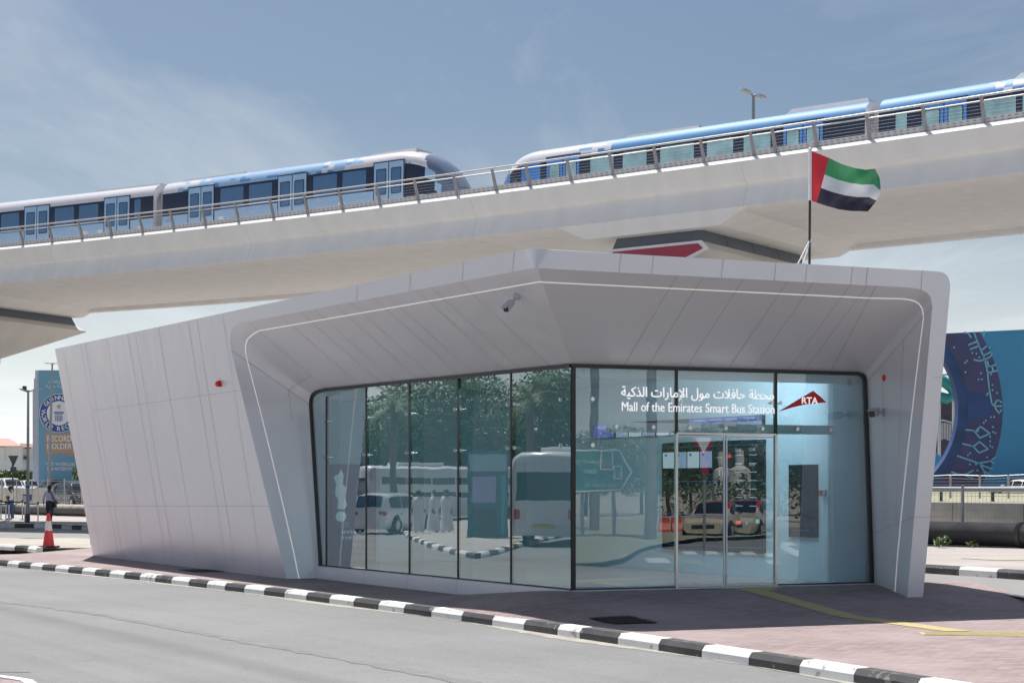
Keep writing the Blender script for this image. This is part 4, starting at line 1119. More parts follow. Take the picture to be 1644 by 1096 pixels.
# half section from the sill up to the crown: (lateral, height above rail)
PROF = [(1.28, .35), (1.36, .75), (1.37, 1.15), (1.37, 1.45), (1.36, 1.95), (1.345, 2.46), (1.33, 2.55), (1.295, 2.67), (1.22, 2.80), (1.09, 2.92), (.88, 3.02), (.62, 3.08), (.3, 3.12), (0, 3.13)]
def car(tr, sA, sB, wt, dz, scheme, nose, doors, wins, sm_win=(), zones=None, idx=0, nose_len=3.3):
    """one car between arc positions; nose: None, 'R' or 'L'. Everything in the car's own frame: x along, y lateral (near side negative)"""
    A, _ = pos(sA, wt); B, _ = pos(sB, wt); ex = (B-A); Lc = ex.length; ex.normalize(); ey = V((-ex.y, ex.x, 0)); O = V((A.x, A.y, ZR+dz))
    W_ = lambda x, y, z: O+ex*x+ey*y+V((0, 0, z))
    def xpx(px):        # car-local x of an image column on the near side face
        n = ey; c = (O-ey*HWID).dot(n); q = hit(px, 300, (n.x, n.y, 0), c); return (q-O).dot(ex)
    white, low, cant = scheme
    M_ = [TW, low, TNV, cant, TGREY, TDG, TUND, TSK]
    cell = .30; nl = nose_len if nose else 0
    x0 = nl if nose == 'L' else 0.0; x1 = Lc-nl if nose == 'R' else Lc
    nx = max(2, int((x1-x0)/cell)); xsn = [x0+(x1-x0)*i/nx for i in range(nx+1)]
    full = [(-y, z) for y, z in PROF]+[(y, z) for y, z in reversed(PROF[:-1])]
    rnd = random.Random(11+idx); pix = {}
    def mf(i, j):
        jj = j if j < 13 else 25-j; x = (xsn[i]+xsn[i+1])/2/Lc
        if jj == 0:
            return 0 if rnd.random() < (.85 if zones and zones(x, 'low') else .15) else 1
        if jj == 1: return 1 if rnd.random() < .9 else 0
        if jj == 2: return 1
        if 3 <= jj <= 4: return 2
        if jj >= 11: return 0 if zones(x, 'cant') > .5 else 3
        f = zones(x, 'cant') if zones else 1.0
        return 0 if rnd.random() < f else (3 if jj > 7 or rnd.random() > .25 else 7)
    mb = MB(); mb.grid([[W_(x, y, z) for y, z in full] for x in xsn], mf=mf)
    for x in ([x0] if nose != 'L' else [])+([x1] if nose != 'R' else []): mb.face([W_(x, y, z) for y, z in full], 0)
    mb.face([W_(x0, -1.28, .35), W_(x1, -1.28, .35), W_(x1, 1.28, .35), W_(x0, 1.28, .35)], 6)
    if nose:
        sgn = 1 if nose == 'R' else -1; xb = x1 if nose == 'R' else x0
        n_n = 64; rows = []
        def nring(t):
            # t: 0 at the body, 1 at the tip
            top = 3.13-1.66*(t**3.4); bot = .35+.12*t; wd = (1-.42*t**3.2)
            r = []
            for y, z in full:
                f = (z-.35)/(3.13-.35); zz = bot+f*(top-bot)
                sl = 1-.22*t*t*f
                yy = y*wd*sl
                r.append((yy, zz))
            return r
        def mfn(i, j):
            jj = j if j < 13 else 25-j; t = (i+.5)/n_n; ring = nring(t)
            zc = (ring[j][1]+ring[min(j+1, 26)][1])/2
            xx = t*nl
            f = clamp((PROF[min(jj, 13)][1]-.35)/2.78)
            if t > lerp(1.0, .56, f**1.1) and f > .07: return 5               # windscreen
            u = clamp((zc-.95)/1.42)
            if .95 < zc < 2.33 and .38 < t < .38+.42*(1-u**1.8)**.55: return 2     # quarter window
            if zc > 2.45 or t > .45+.44*(1-u**1.8)**.55 and zc > 1.0: return 0
            return 1
        for i in range(n_n+1): rows.append([W_(xb+sgn*nl*i/n_n, y, z) for y, z in nring(i/n_n)])
        mb.grid(rows, mf=mfn); mb.face(rows[-1], 5)
    body = mb.build('train_car', M_, tr, 28)
    def patch(xa, xb_, z0, z1, off, m, nm, par, r=0.0):
        mb = MB()
        for sd in (-1,):
            yv = lambda z: (lerp(1.37, 1.345, clamp((z-1.45)/.95)) if z > 1.15 else 1.37 if z > .75 else lerp(1.28, 1.36, (z-.35)/.4))+off
            zs = [z0, max(z0+.01, .75), 1.15, 1.45, 1.95, z1] if z0 < .75 else [z0, lerp(z0, z1, .5), z1]
            if r: 
                pts = []
                for cx, cz, a0_ in ((xb_-r, z1-r, 0), (xa+r, z1-r, 90), (xa+r, z0+r, 180), (xb_-r, z0+r, 270)):
                    for k in range(4): a_ = math.radians(a0_+30*k); pts.append((cx+r*math.cos(a_), cz+r*math.sin(a_)))
                mb.face([W_(x, sd*yv(z), z) for x, z in pts])
            else:
                mb.grid([[W_(xa, sd*yv(z), z) for z in zs], [W_(xb_, sd*yv(z), z) for z in zs]])
        return mb.build(nm, m, par, recalc=False)
    return_w = TGL if low is TDB else TWIN
    for a, b in wins: patch(xpx(a), xpx(b), 1.46, 2.36, .012, return_w, 'window', body, .07)
    for a, b in sm_win: patch(xpx(a), xpx(b), 1.46, 2.36, .012, return_w, 'window', body, .05)
    for a, b in doors:
        xa, xb_ = xpx(a), xpx(b); xm = (xa+xb_)/2
        patch(xa-.05, xb_+.05, .36, 2.60, .010, TNV, 'door_surround', body)
        for u, v_ in ((xa, xm-.02), (xm+.02, xb_)):
            patch(u, v_, .38, 2.55, .020, TLB if low is TLB else TDB, 'door', body)
            patch(lerp(u, v_, .14), lerp(u, v_, .86), 1.24, 2.30, .026, TNV, 'door_window_frame', body, .05); patch(lerp(u, v_, .19), lerp(u, v_, .81), 1.28, 2.26, .031, return_w, 'door_window', body, .04)
    # roof equipment
    def roofbox(xa, xb_, h=.14, wv=.62, m=TGREY):
        mb = MB(); mb.loft([[W_(xa, -wv, 3.03), W_(xb_, -wv, 3.03), W_(xb_, wv, 3.03), W_(xa, wv, 3.03)], [W_(xa+.25, -wv+.1, 3.12+h), W_(xb_-.1, -wv+.1, 3.12+h), W_(xb_-.1, wv-.1, 3.12+h), W_(xa+.25, wv-.1, 3.12+h)]]); mb.build('roof_unit', m, body)
    return W_, Lc, body, xpx, roofbox
def zoneA(x, k):  # left train front car
    if k == 'low': return x > .52
    return 1.0 if x > .72 else .5 if x > .58 else .35 if .06 < x < .20 else 1.0 if x < .06 else 0.02
def zoneB(x, k):
    if k == 'low': return x > .5
    return 1.0
def zoneC(x, k):
    if k == 'low': return False
    return 1.0 if x < .27 else .55 if x < .36 else 0.0
def zoneD(x, k):
    if k == 'low': return False
    return 0.0 if x < .22 else .6 if x < .42 else 1.0
wA, wB = 3.0, 6.4
trA = thing('metro_train', 'pale blue and white metro train with rounded nose facing right on the viaduct', 'train', pos(s_px(400, wA), wA, ZR)[0], group='metro trains on the viaduct')
near = wA-HWID
a1s, a0s = s_px(757, wA)-.3, s_px(262, near)
Wf, Lf, bf, xpf, rb = car(trA, a0s, a1s, wA, .06, (TW, TLB, TLB), 'R', [(303, 343), (447, 492), (601, 648)], [(354, 391), (400, 437), (503, 541), (550, 588)], (), zoneA, 1)
rb(.3, 4.2, .06); rb(xpf(572), xpf(652), .06)
mb = MB()
o = Wf(xpf(380), -1.375, .74); exf = (Wf(1, 0, 0)-Wf(0, 0, 0)); eyf = (Wf(0, 1, 0)-Wf(0, 0, 0))
put_text(mb, 'DUBAI', o, exf, V((0, 0, 1)), -eyf, h=.26, bold=.03, off=.008); mb.build('red_lettering', mat('train_red', (.6, .03, .04), .4), bf)
mb = MB(); put_text(mb, arabic('دبي'), Wf(xpf(402), -1.375, .76), exf, V((0, 0, 1)), -eyf, h=.24, off=.008); put_text(mb, '1016', Wf(xpf(267), -1.37, 1.17), exf, V((0, 0, 1)), -eyf, h=.17, off=.012); mb.build('grey_lettering', mat('train_grey', (.4, .42, .46), .4), bf)
mb = MB(); p_ = Wf(xpf(372), -1.385, .72); mb.face([p_, p_+exf*.3, p_+exf*.3+V((0, 0, .3)), p_+V((0, 0, .3))]); mb.build('emblem', mat('emblem_blue', (.03, .06, .25), .4), bf, recalc=False)
# rear car of the left train
b1s = s_px(245, near); b0s = b1s-17.3
Wr, Lr, br_, xpr, rb2 = car(trA, b0s, b1s, wA, .06, (TW, TLB, TW), None, [(-60, -20), (40, 79), (168, 208)], [(-14, -2), (2, 31), (88, 119), (127, 158)], [(216, 226)], zoneB, 2)
rb2(Lr-4.4, Lr-.2, .06); 
def bellows(tr, W1, L1, W2, nm='gangway'):
    mb = MB(); n_ = 9; rr = []
    pr2 = [(1.12, .5), (1.16, 1.2), (1.12, 2.3), (.95, 2.62), (.5, 2.78), (0, 2.82)]; fl2 = [(-y, z) for y, z in pr2]+[(y, z) for y, z in reversed(pr2[:-1])]
    for i in range(n_*2+1):
        t = i/(n_*2); f = 1.0 if i % 2 else .93
        a = [W1(L1-.05, y*f, .5+(z-.5)*f) for y, z in fl2]; b = [W2(.05, y*f, .5+(z-.5)*f) for y, z in fl2]
        rr.append([lerp(p, q, t) for p, q in zip(a, b)])
    mb.grid(rr); mb.build(nm, TBEL, tr)
bellows(trA, Wr, Lr, Wf)
trB = thing('metro_train', 'darker blue metro train with pale see through windows entering at right on the viaduct', 'train', pos(s_px(1100, wB), wB, ZR)[0], group='metro trains on the viaduct')
nearB = wB-HWID
c0s = s_px(822, wB)-.2; c1s = s_px(1387, nearB)
W3, L3, b3, xp3, rb3 = car(trB, c0s, c1s, wB, .15, (TW, TDB, TSK), 'L', [(878, 930), (1258, 1321)], [(948, 985), (1000, 1038), (1060, 1114), (1135, 1177), (1194, 1237)], (), zoneC, 3, 2.6)
rb3(xp3(983), xp3(1108), .08, .62, TGREY); rb3(xp3(1245), L3-.15, .16, .62, TW)
d0s = s_px(1412, nearB); d1s = d0s+17.3
W4, L4, b4, xp4, rb4 = car(trB, d0s, d1s, wB, .15, (TW, TDB, TSK), None, [(1480, 1552), (1700, 1775)], [(1578, 1631), (1642, 1690)], [(1438, 1456)], zoneD, 4)
rb4(xp4(1612), L4-4, .15, .62, TW)
bellows(trB, W3, L3, W4)
# ------------------------------------------------------------------ strip of pipe, fence, barrier and highway behind
PIPEM = mat('pipe_black', (.060, .058, .058), .5, var=.35, scale=1.2)
def dust_pipe():
    m, nt, b = nodes('dusty_pipe'); N, L = nt.nodes, nt.links
    g = N.new('ShaderNodeNewGeometry'); sp = N.new('ShaderNodeSeparateXYZ'); L.new(g.outputs['Normal'], sp.inputs[0])
    nz = N.new('ShaderNodeTexNoise'); nz.inputs['Scale'].default_value = 1.1; nz.inputs['Detail'].default_value = 5; L.new(g.outputs['Position'], nz.inputs['Vector'])
    ad = N.new('ShaderNodeMath'); ad.operation = 'MULTIPLY'; L.new(sp.outputs[2], ad.inputs[0]); L.new(nz.outputs[0], ad.inputs[1])
    r = N.new('ShaderNodeMapRange'); r.inputs[1].default_value = .1; r.inputs[2].default_value = .42; r.inputs[4].default_value = .85; L.new(ad.outputs[0], r.inputs[0])
    mx = N.new('ShaderNodeMix'); mx.data_type = 'RGBA'; L.new(r.outputs[0], mx.inputs[0]); mx.inputs[6].default_value = (.05, .048, .048, 1); mx.inputs[7].default_value = (.36, .33, .29, 1)
    L.new(mx.outputs[2], b.inputs['Base Color']); b.inputs['Roughness'].default_value = .6; return m
DPIPE = dust_pipe()
pA = V((14.8, 46.9, 0)); pdir = (V((-29.9, 102.3, 0))-pA).normalized(); pn = V((-pdir.y, pdir.x, 0)); pn = pn if pn.y > 0 else -pn
def along(t, off=0.0, z=0.0): return pA+pdir*t+pn*off+V((0, 0, z))
t_ = thing('water_pipe', 'big black flanged pipe lying along the pavement behind the station', 'pipe', along(0))
for k in range(-3, 14):
    mb = MB(); a = along(k*6.2+.06, 0, .22); b = along(k*6.2+6.14, 0, .22); mb.tube([a, b], .35, 20); mb.build('pipe_section', DPIPE, t_, 40)
    mb = MB(); mb.tube([along(k*6.2-.07, 0, .22), along(k*6.2+.07, 0, .22)], .385, 20); mb.build('joint_collar', PIPEM, t_, 40)
# low wall and mesh fence behind it
def ramp(t, a, b, t0=0.0, t1=71.0): return lerp(a, b, (t-t0)/(t1-t0))
mb = MB(); 
mb.loft([[along(t, o, z) for o, z in ((2.2, -.3), (2.2, ramp(t, .36, .40)), (2.5, ramp(t, .36, .40)), (2.5, -.3))] for t in (-20, 0, 20, 40, 71, 100)])
o = mb.build('kerb_wall', CONCD); tag(o, 'low concrete edge wall under the wire mesh fence', 'wall')
fen = thing('mesh_fence', 'grey welded wire mesh fence on posts behind the black pipe', 'fence', along(0, 2.35))
ft = lambda t: ramp(t, 1.58, 2.05); fb = lambda t: ramp(t, .36, .42)
for k in range(-7, 34):
    t = k*2.65+1.1; mb = MB(); p = along(t, 2.35, fb(t)); q = along(t, 2.35, ft(t)+.04)
    mb.obox(p-pdir*.04-pn*.03, pdir*.08, pn*.06, V((0, 0, q.z-p.z))); mb.lathe([(.05, 0), (.04, .04), (.001, .05)], q, 8); mb.build('post', GALV, fen)
mb = MB(); t = -18.0
while t < 92:
    p = along(t, 2.35, fb(t)+.05); q = along(t, 2.35, ft(t)-.03); mb.strip(p, q, .010, -pn, 0); t += .14
for k in range(6):
    for j in range(22): 
        t0 = -18+j*5; mb.strip(along(t0, 2.34, lerp(fb(t0)+.06, ft(t0)-.04, k/5)), along(t0+5, 2.34, lerp(fb(t0+5)+.06, ft(t0+5)-.04, k/5)), .03 if k in (0, 5) else .012, -pn, 0)
mb.build('wire_mesh', GALV, fen, recalc=False)
# retaining barrier and highway
wt_ = lambda t: ramp(t, .98, 1.40)
mb = MB()
mb.loft([[along(t, o, z) for o, z in ((9.0, -.4), (8.8, .2), (9.05, .32), (9.1, wt_(t)), (9.4, wt_(t)), (9.45, -.4))] for t in (-25, 0, 20, 40, 71, 110)])
for k in range(-8, 38): a = along(k*3, 9.07, .3); b = along(k*3, 9.1, wt_(k*3)); mb.strip(a, b, .03, -pn, .02, 1)
o = mb.build('highway_barrier', [CONCD, mat('barrier_joint', (.2, .19, .18), .9)]); tag(o, 'long pale concrete barrier wall along the highway edge', 'barrier')
hz = lambda t: ramp(t, .86, .72)
mb = MB(); mb.grid([[along(t, 9.4, hz(t)), along(t, 31, hz(t)+.05)] for t in (-60, -25, 0, 20, 40, 71, 110, 160)])
o = mb.build('highway', ASPH2); o['kind'] = 'structure'
# steel guard rail beyond the carriageway, verge and second fence
gr = thing('guard_rail', 'pale steel guard rail on posts between highway and verge', 'guard rail', along(0, 31))
gz = lambda t: hz(t)+.05
mb = MB()
pr_ = [(0, .50), (-.05, .56), (0, .63), (-.05, .70), (0, .78)]
mb.grid([[along(t, 31+o_, gz(t)+z) for o_, z in pr_] for t in (-60, -30, 0, 20, 40, 71, 110, 150)]); mb.build('rail', GALV, gr, recalc=False)
for k in range(-16, 40): mb = MB(); t = k*3.2; mb.obox(along(t, 31.05, gz(t)-.1), pdir*.12, pn*.12, V((0, 0, .86))); mb.build('post', DARK, gr)
VERGE = ground_mat('verge_earth', (.30, .28, .18), (.20, .21, .11), (.38, .35, .26), 6, .12, .95, .4)
mb = MB(); mb.grid([[along(t, 31, gz(t)+0), along(t, 34, gz(t)+.1), along(t, 60, gz(t)+.35), along(t, 110, gz(t)+.5)] for t in (-90, -25, 0, 20, 40, 71, 110, 200)])
o = mb.build('verge', VERGE); o['kind'] = 'structure'
GRASS = [mat('leaf_%s' % n_, c_, .6, var=.25, scale=8) for n_, c_ in (('dark', (.045, .085, .028)), ('mid', (.085, .15, .045)), ('light', (.16, .215, .075)))]
def leaves(mb, cen, rad, n, size, rnd, flat=1.0):
    for _ in range(n):
        while True:
            p = V((rnd.uniform(-1, 1), rnd.uniform(-1, 1), rnd.uniform(-1, 1)))
            if p.length <= 1: break
        p = V((p.x*rad[0], p.y*rad[1], p.z*rad[2]))+V(cen)
        a = V((rnd.uniform(-1, 1), rnd.uniform(-1, 1), rnd.uniform(-.6, 1)*flat)).normalized(); b = a.cross(V((rnd.uniform(-1, 1), rnd.uniform(-1, 1), rnd.uniform(-1, 1)))).normalized()
        s = size*rnd.uniform(.6, 1.3); mb.face([p-a*s, p+b*s*.45, p+a*s, p-b*s*.45], rnd.choice((0, 1, 1, 2)))
rnd = random.Random(3); mb = MB()
for k in range(46):
    t = rnd.uniform(-22, 14); leaves(mb, along(t, 34.5+rnd.uniform(0, 2), gz(t)+.22), (1.1, .8, .22), 26, .12, rnd)
o = mb.build('verge_grass', GRASS, recalc=False); tag(o, 'dry green ground cover on the verge beyond the guard rail', 'grass', kind='stuff')
bf_ = thing('barbed_fence', 'thin barbed wire fence on posts before the painted hoarding', 'fence', along(0, 37))
bz = lambda t: gz(t)+.15
def at_px_off(px, off):    # t where the line at that offset crosses an image column
    lo, hi = -80.0, 140.0
    for _ in range(50):
        m = (lo+hi)/2; p = along(m, off)
        if CX+F*p.x/p.y > px: lo = m
        else: hi = m
    return lo
for px in (1434, 1480, 1526, 1573, 1619, 1666, 1712, 48, 68, 92, 117, 141, 24, 0, -24):
    t = at_px_off(px, 37); mb = MB(); p = along(t, 37, bz(t)-.3); mb.tube([p, p+V((0, 0, 1.6))], .06, 6); mb.build('post', GALV, bf_)
mb = MB()
for (ta, tb) in ((-30, at_px_off(1400, 37)), (at_px_off(160, 37), at_px_off(-60, 37))):
    n_ = 60
    for k in range(7):
        hgt = .25+k*.17
        pts = [along(lerp(ta, tb, i/n_), 37, bz(lerp(ta, tb, i/n_))+hgt+(.04*math.sin(i*1.3+k) if k > 4 else 0)) for i in range(n_+1)]
        mb.tube(pts, .014 if k < 5 else .022, 4)
mb.build('wire', GALV, bf_)

# ------------------------------------------------------------------ waterpark hoarding (right): painted wall with a round opening
hn = V((-.12, -1, 0)).normalized(); hp = at(1580, 700, 150)
hq = lambda px, py, o_=0.0: hit(px, py, hn, hp.dot(hn))+hn*o_
TEAL = mat('hoarding_teal', (.053, .26, .52), .6, var=.06, scale=.15)
RING = mat('mural_indigo', (.062, .068, .185), .6, var=.2, scale=.25); RIM = mat('mural_rim_blue', (.025, .065, .20), .6, var=.3, scale=.5)
GLY = mat('mural_light_blue', (.17, .45, .68), .6, var=.1); PATCH = mat('mural_patch', (.03, .07, .24), .6, var=.2, scale=.3)
hd_ = thing('painted_hoarding', 'tall teal hoarding with dark blue painted ring and light blue line drawings at right', 'hoarding', V((hp.x, hp.y, 1)))
cxr, cyr, ri, ro = 1392, 658, 148, 218
def circ(r, a): return (cxr+r*math.cos(a), cyr+r*math.sin(a)*1.02)
top_y = lambda px: 535-(px-1520)*.05
# outer teal wall right of the ring: column strips between ring edge and right border
mb = MB(); rows = []
a_lo, a_hi = math.radians(-42), math.radians(36)
for i in range(41):
    a = lerp(a_lo, a_hi, i/40); x, y = circ(ro, a); y = max(y, top_y(x)); y2 = y
    rows.append([hq(x, y), hq(1760, top_y(1760) if i == 0 else y)])
mb.grid(rows)
mb2 = MB(); rr1 = []; 
for i in range(61):
    a = lerp(math.radians(-58), math.radians(52), i/60); q = []
    for j in range(5):
        x, y = circ(lerp(ri+12, ro, j/4), a); q.append(hq(x, max(y, top_y(x)), 0))
    rr1.append(q)
mb2.grid(rr1)
wallm = MB()
# thickness: back sheet edges
def thick(src):
    back = [[p-hn*.4 for p in r] for r in src]
    return back
mb.grid(thick(rows)); mb.grid([rows[0], thick(rows)[0]]); mb.grid([rows[-1], thick(rows)[-1]])
mb.build('teal_wall', TEAL, hd_)
mb2.build('painted_ring', RING, hd_)
mb = MB(); rr2 = []
for i in range(61):
    a = lerp(math.radians(-58), math.radians(52), i/60)
    rr2.append([hq(*((lambda x, y: (x, max(y, top_y(x))))(*circ(r_, a))), .0+o_) for r_, o_ in ((ri-6, -.5), (ri-2, .12), (ri+5, .16), (ri+14, .05))])
mb.grid(rr2); mb.build('opening_rim', RIM, hd_, 60)
mb = MB()
def line(pts, w_=3.0, o_=.05):
    P = [hq(x, y, o_) for x, y in pts]
    for a, b in zip(P, P[1:]): mb.strip(a-(b-a).normalized()*.05, b+(b-a).normalized()*.05, w_*150/F, hn, o_*.2)
Z = lambda x, y: (1490+x/4.214, 520+y/4.215)
for pts in ([(310, 55), (325, 100), (350, 160), (375, 220), (390, 270), (402, 330), (412, 430), (430, 535)], [(275, 140), (330, 118)], [(285, 170), (345, 148)], [(310, 240), (345, 250), (385, 240), (420, 222), (435, 200), (420, 190), (395, 205), (375, 212)], [(370, 170), (395, 150)],
            [(398, 290), (460, 275)], [(400, 250), (410, 290)], [(402, 330), (468, 315)], [(430, 280), (440, 320)], [(430, 535), (450, 560), (478, 605), (495, 580)], [(445, 555), (460, 520), (480, 515), (495, 530)], [(445, 555), (497, 555)],
            [(222, 713), (300, 718), (315, 728), (355, 693), (418, 740), (350, 770), (315, 728), (340, 722)], [(205, 803), (290, 822), (305, 828), (348, 795), (405, 845), (345, 870), (305, 828)],
            [(180, 885), (340, 940), (400, 930), (425, 925), (455, 900)], [(420, 928), (445, 940)], [(340, 940), (380, 962), (435, 980)], [(350, 945), (375, 990), (415, 1018)], [(375, 990), (395, 1040)], [(160, 1000), (200, 1015), (245, 1020), (305, 990)], [(245, 1020), (300, 1040)], [(245, 58), (270, 62), (290, 90)], [(380, 50), (375, 80)]):
    line([Z(*p) for p in pts], 2.6)
rnd = random.Random(5)
for x, y in [(176, 158), (262, 250), (250, 262), (252, 326), (340, 374), (364, 374), (357, 332), (298, 196), (326, 200), (345, 226), (416, 158), (434, 412), (436, 446), (466, 466), (404, 470), (396, 478), (425, 340), (390, 652), (376, 668), (446, 628), (424, 630), (438, 696), (438, 730), (455, 736), (420, 762), (420, 792), (434, 832), (418, 822), (284, 872), (270, 886), (282, 948), (324, 948), (398, 900), (334, 990)]:
    x, y = Z(x, y); c_ = hq(x, y, .06); mb.face([c_+V((.10*math.cos(k), 0, .10*math.sin(k))) for k in (0, 1.05, 2.1, 3.14, 4.19, 5.24)])
mb.build('line_drawing', GLY, hd_, recalc=False)
mb = MB(); pp_ = [Z(*p) for p in ((222, 460), (300, 452), (360, 465), (405, 500), (435, 545), (425, 600), (380, 635), (310, 655), (230, 668))]; mb.face([hq(x, y, .03) for x, y in pp_]); mb.build('painted_eye', PATCH, hd_, recalc=False)
# what shows through the opening: slide, columns, stair railing
SLD = mat('slide_teal', (.05, .33, .32), .35); sy = 162
t = thing('water_slide', 'teal tube water slide on white columns seen through the round opening', 'water slide', at(1500, 770, sy))
mb = MB(); mb.tube([at(x, y, sy) for x, y in ((1440, 590), (1480, 600), (1515, 612), (1528, 622), (1532, 634), (1520, 640), (1490, 632), (1460, 628))], .55, 10); mb.tube([at(x, y, sy+1) for x, y in ((1450, 575), (1500, 578), (1520, 580))], .4, 8); mb.build('slide_tube', SLD, t, 60)
mb = MB(); 
for x in (1531, 1508, 1480): mb.tube([at(x, 632, sy+.5), at(x, 790, sy+.5)], .16, 8)
for y in (586, 600, 618): mb.tube([at(1470, y+6, sy+.5), at(1532, y, sy+.5)], .10, 6)
mb.build('support_frame', WHITEP, t)
t = thing('park_building', 'low brown and violet park building with white balustrade behind the round opening', 'building', at(1500, 790, 168))
mb = MB(); p = at(1430, 640, 168); q = at(1545, 790, 168); mb.box(p.x, q.x, 168, 174, q.z-3, p.z); mb.build('wall', mat('park_violet', (.10, .08, .13), .8, var=.3, scale=.6), t)
mb = MB(); mb.loft([[at(1430, 634, 166), at(1545, 634, 166), at(1545, 634, 176), at(1430, 634, 176)], [at(1430, 640, 166), at(1545, 640, 166), at(1545, 640, 176), at(1430, 640, 176)]]); mb.build('roof_slab', mat('park_roof', (.4, .42, .44), .8), t)
mb = MB()
for k in range(17): x = 1490+k*2.6; mb.tube([at(x, 678+abs(1516-x)*.25, 160), at(x, 704+abs(1516-x)*.4, 160)], .05, 4)
mb.tube([at(1490, 684, 160), at(1514, 674, 160), at(1534, 680, 160)], .08, 5); mb.build('balustrade', WHITEP, t)
t = tag(MB().build('sail', TEAL) if False else (lambda m_: (m_.loft([[at(1488, 712, 158), at(1514, 736, 158), at(1497, 790, 158), at(1478, 790, 158)], [at(1488, 712, 158.4), at(1514, 736, 158.4), at(1497, 790, 158.4), at(1478, 790, 158.4)]]), m_.build('slide_flank', mat('slide_blue', (.10, .33, .65), .4)))[1])(MB()), 'bright blue slanted slide flank low in the round opening', 'water slide')

# ------------------------------------------------------------------ record hoarding (left)
ly = 172; lp = lambda px, py, o_=0.0: at(px, py, ly-o_)
t = thing('record_hoarding', 'tall blue hoarding with round record badge and white lettering at far left', 'hoarding', lp(90, 775))
BLU = mat('hoarding_blue', (.165, .36, .50), .6, var=.04, scale=.2); TAN = mat('banner_tan', (.52, .33, .20), .6); LW = mat('lettering_white', (.78, .80, .82), .6); NAVY = mat('badge_navy', (.035, .085, .30), .5)
mb = MB(); a = lp(62, 594); b = lp(190, 594); mb.box(a.x, b.x, ly, ly+1.0, 1.0, a.z); mb.build('panel', BLU, t)
mb = MB(); a = lp(50, 597); 
for k, (x0, x1, y) in enumerate(((55.5, 61.8, 594), (53.5, 55.3, 607), (51.5, 53.3, 624))): p = lp(x0, y); q = lp(x1, y); mb.box(p.x, q.x, ly+.2, ly+1.4+k*.2, 1.0, p.z)
for k in range(24): p = lp(60.6, 612+k*5.5); mb.box(p.x, p.x+.10, ly+.12, ly+.3, p.z-.16, p.z)
mb.build('side_frame', mat('frame_grey', (.52, .54, .60), .6, var=.05), t)
bc = (94.5, 663); pxm = ly/F
def disc(r0, m, nm, o_, n_=48):
    mb = MB(); c_ = lp(*bc, o_); mb.face([c_+V((r0*pxm*math.cos(2*math.pi*k/n_), 0, r0*pxm*math.sin(2*math.pi*k/n_))) for k in range(n_)]); return mb.build(nm, m, t, recalc=False)
bd = disc(31.5, LW, 'badge', .02); bm_ = disc(30.5, NAVY, 'badge_ring', .04); disc(19.5, LW, 'badge_centre', .06)
mb = MB(); c_ = lp(*bc, .08)
pts = []
for k in range(10): r_ = (5.0 if k % 2 == 0 else 2.1)*pxm; a_ = math.pi/2+k*math.pi/5; pts.append(c_+V((r_*math.cos(a_), 0, 10.5*pxm+r_*math.sin(a_))))
mb.face(pts); mb.build('star', TAN, t, recalc=False)
mb = MB(); bx = lambda x0, x1, y0, y1: mb.face([c_+V((x*pxm, 0, -y*pxm)) for x, y in ((x0, y1), (x1, y1), (x1, y0), (x0, y0))])
bx(-8, 8, -2.2, -.2); bx(-6.5, 6.5, .8, 1.9)
for k in range(5): bx(-5.6+k*2.5, -4.4+k*2.5, 3.4, 13.5-abs(k-2)*.4)
mb.build('column_emblem', NAVY, t, recalc=False)
mb = MB()
def arc_text(s_, r_, a_mid, step, top):
    n_ = len(s_)
    for i, ch in enumerate(s_):
        if ch == ' ': continue
        a_ = a_mid+(-1 if top else 1)*(i-(n_-1)/2)*step
        up = V((math.cos(a_), 0, math.sin(a_)))*(1 if top else -1); rt = V((up.z, 0, -up.x))
        o = lp(*bc, .07)+V((math.cos(a_), 0, math.sin(a_)))*r_*pxm-rt*(.0)
        put_text(mb, ch, o, rt, up, (0, -1, 0), h=7.0*pxm, align='C', bold=.02, off=.01)
arc_text('GUINNESS', 21.6, math.radians(90), math.radians(15.5), True)
arc_text('WORLD RECORDS', 28.4, math.radians(270), math.radians(15.5), False)
mb.build('badge_lettering', LW, t, recalc=False)
mb = MB(); 
def flat(pts, o_): mb.face([lp(x, y, o_) for x, y in pts])
flat([(73, 693), (95, 697), (118, 693), (118, 730), (95, 726), (73, 730)], .03); mb.build('banner', TAN, t, recalc=False)
mb = MB()
for pts in ([(73, 690), (83, 690), (83, 691.4), (73, 691.4)], [(107, 690), (118, 690), (118, 691.4), (107, 691.4)], [(73, 731.5), (95, 727.5), (118, 731.5), (118, 733), (95, 729), (73, 733)]): flat(pts, .03)
mb.build('banner_line', TAN, t, recalc=False)
mb = MB()
def ht(body, x0, x1, yb, yt, bold=.0): put_text(mb, body, lp(x0, yb, .04), (1, 0, 0), (0, 0, 1), (0, -1, 0), w=(x1-x0)*pxm, h=(yb-yt)*pxm, bold=bold, off=.02)
ht('RECORD', 76, 115, 708.5, 699, .02); ht('HOLDER', 76, 115.5, 720.5, 711.5, .02); ht('MOST WATERSLIDES', 74, 120.5, 747.5, 742, .018); ht('IN A WATERPARK', 76, 117, 755, 749.3, .018)
ht(arabic('أكبر عدد منزلقات'), 78, 132, 616, 608, .01); ht(arabic('في مدينة مائية'), 74, 120, 624.5, 616.5, .01)
mb.build('lettering', LW, t, recalc=False)

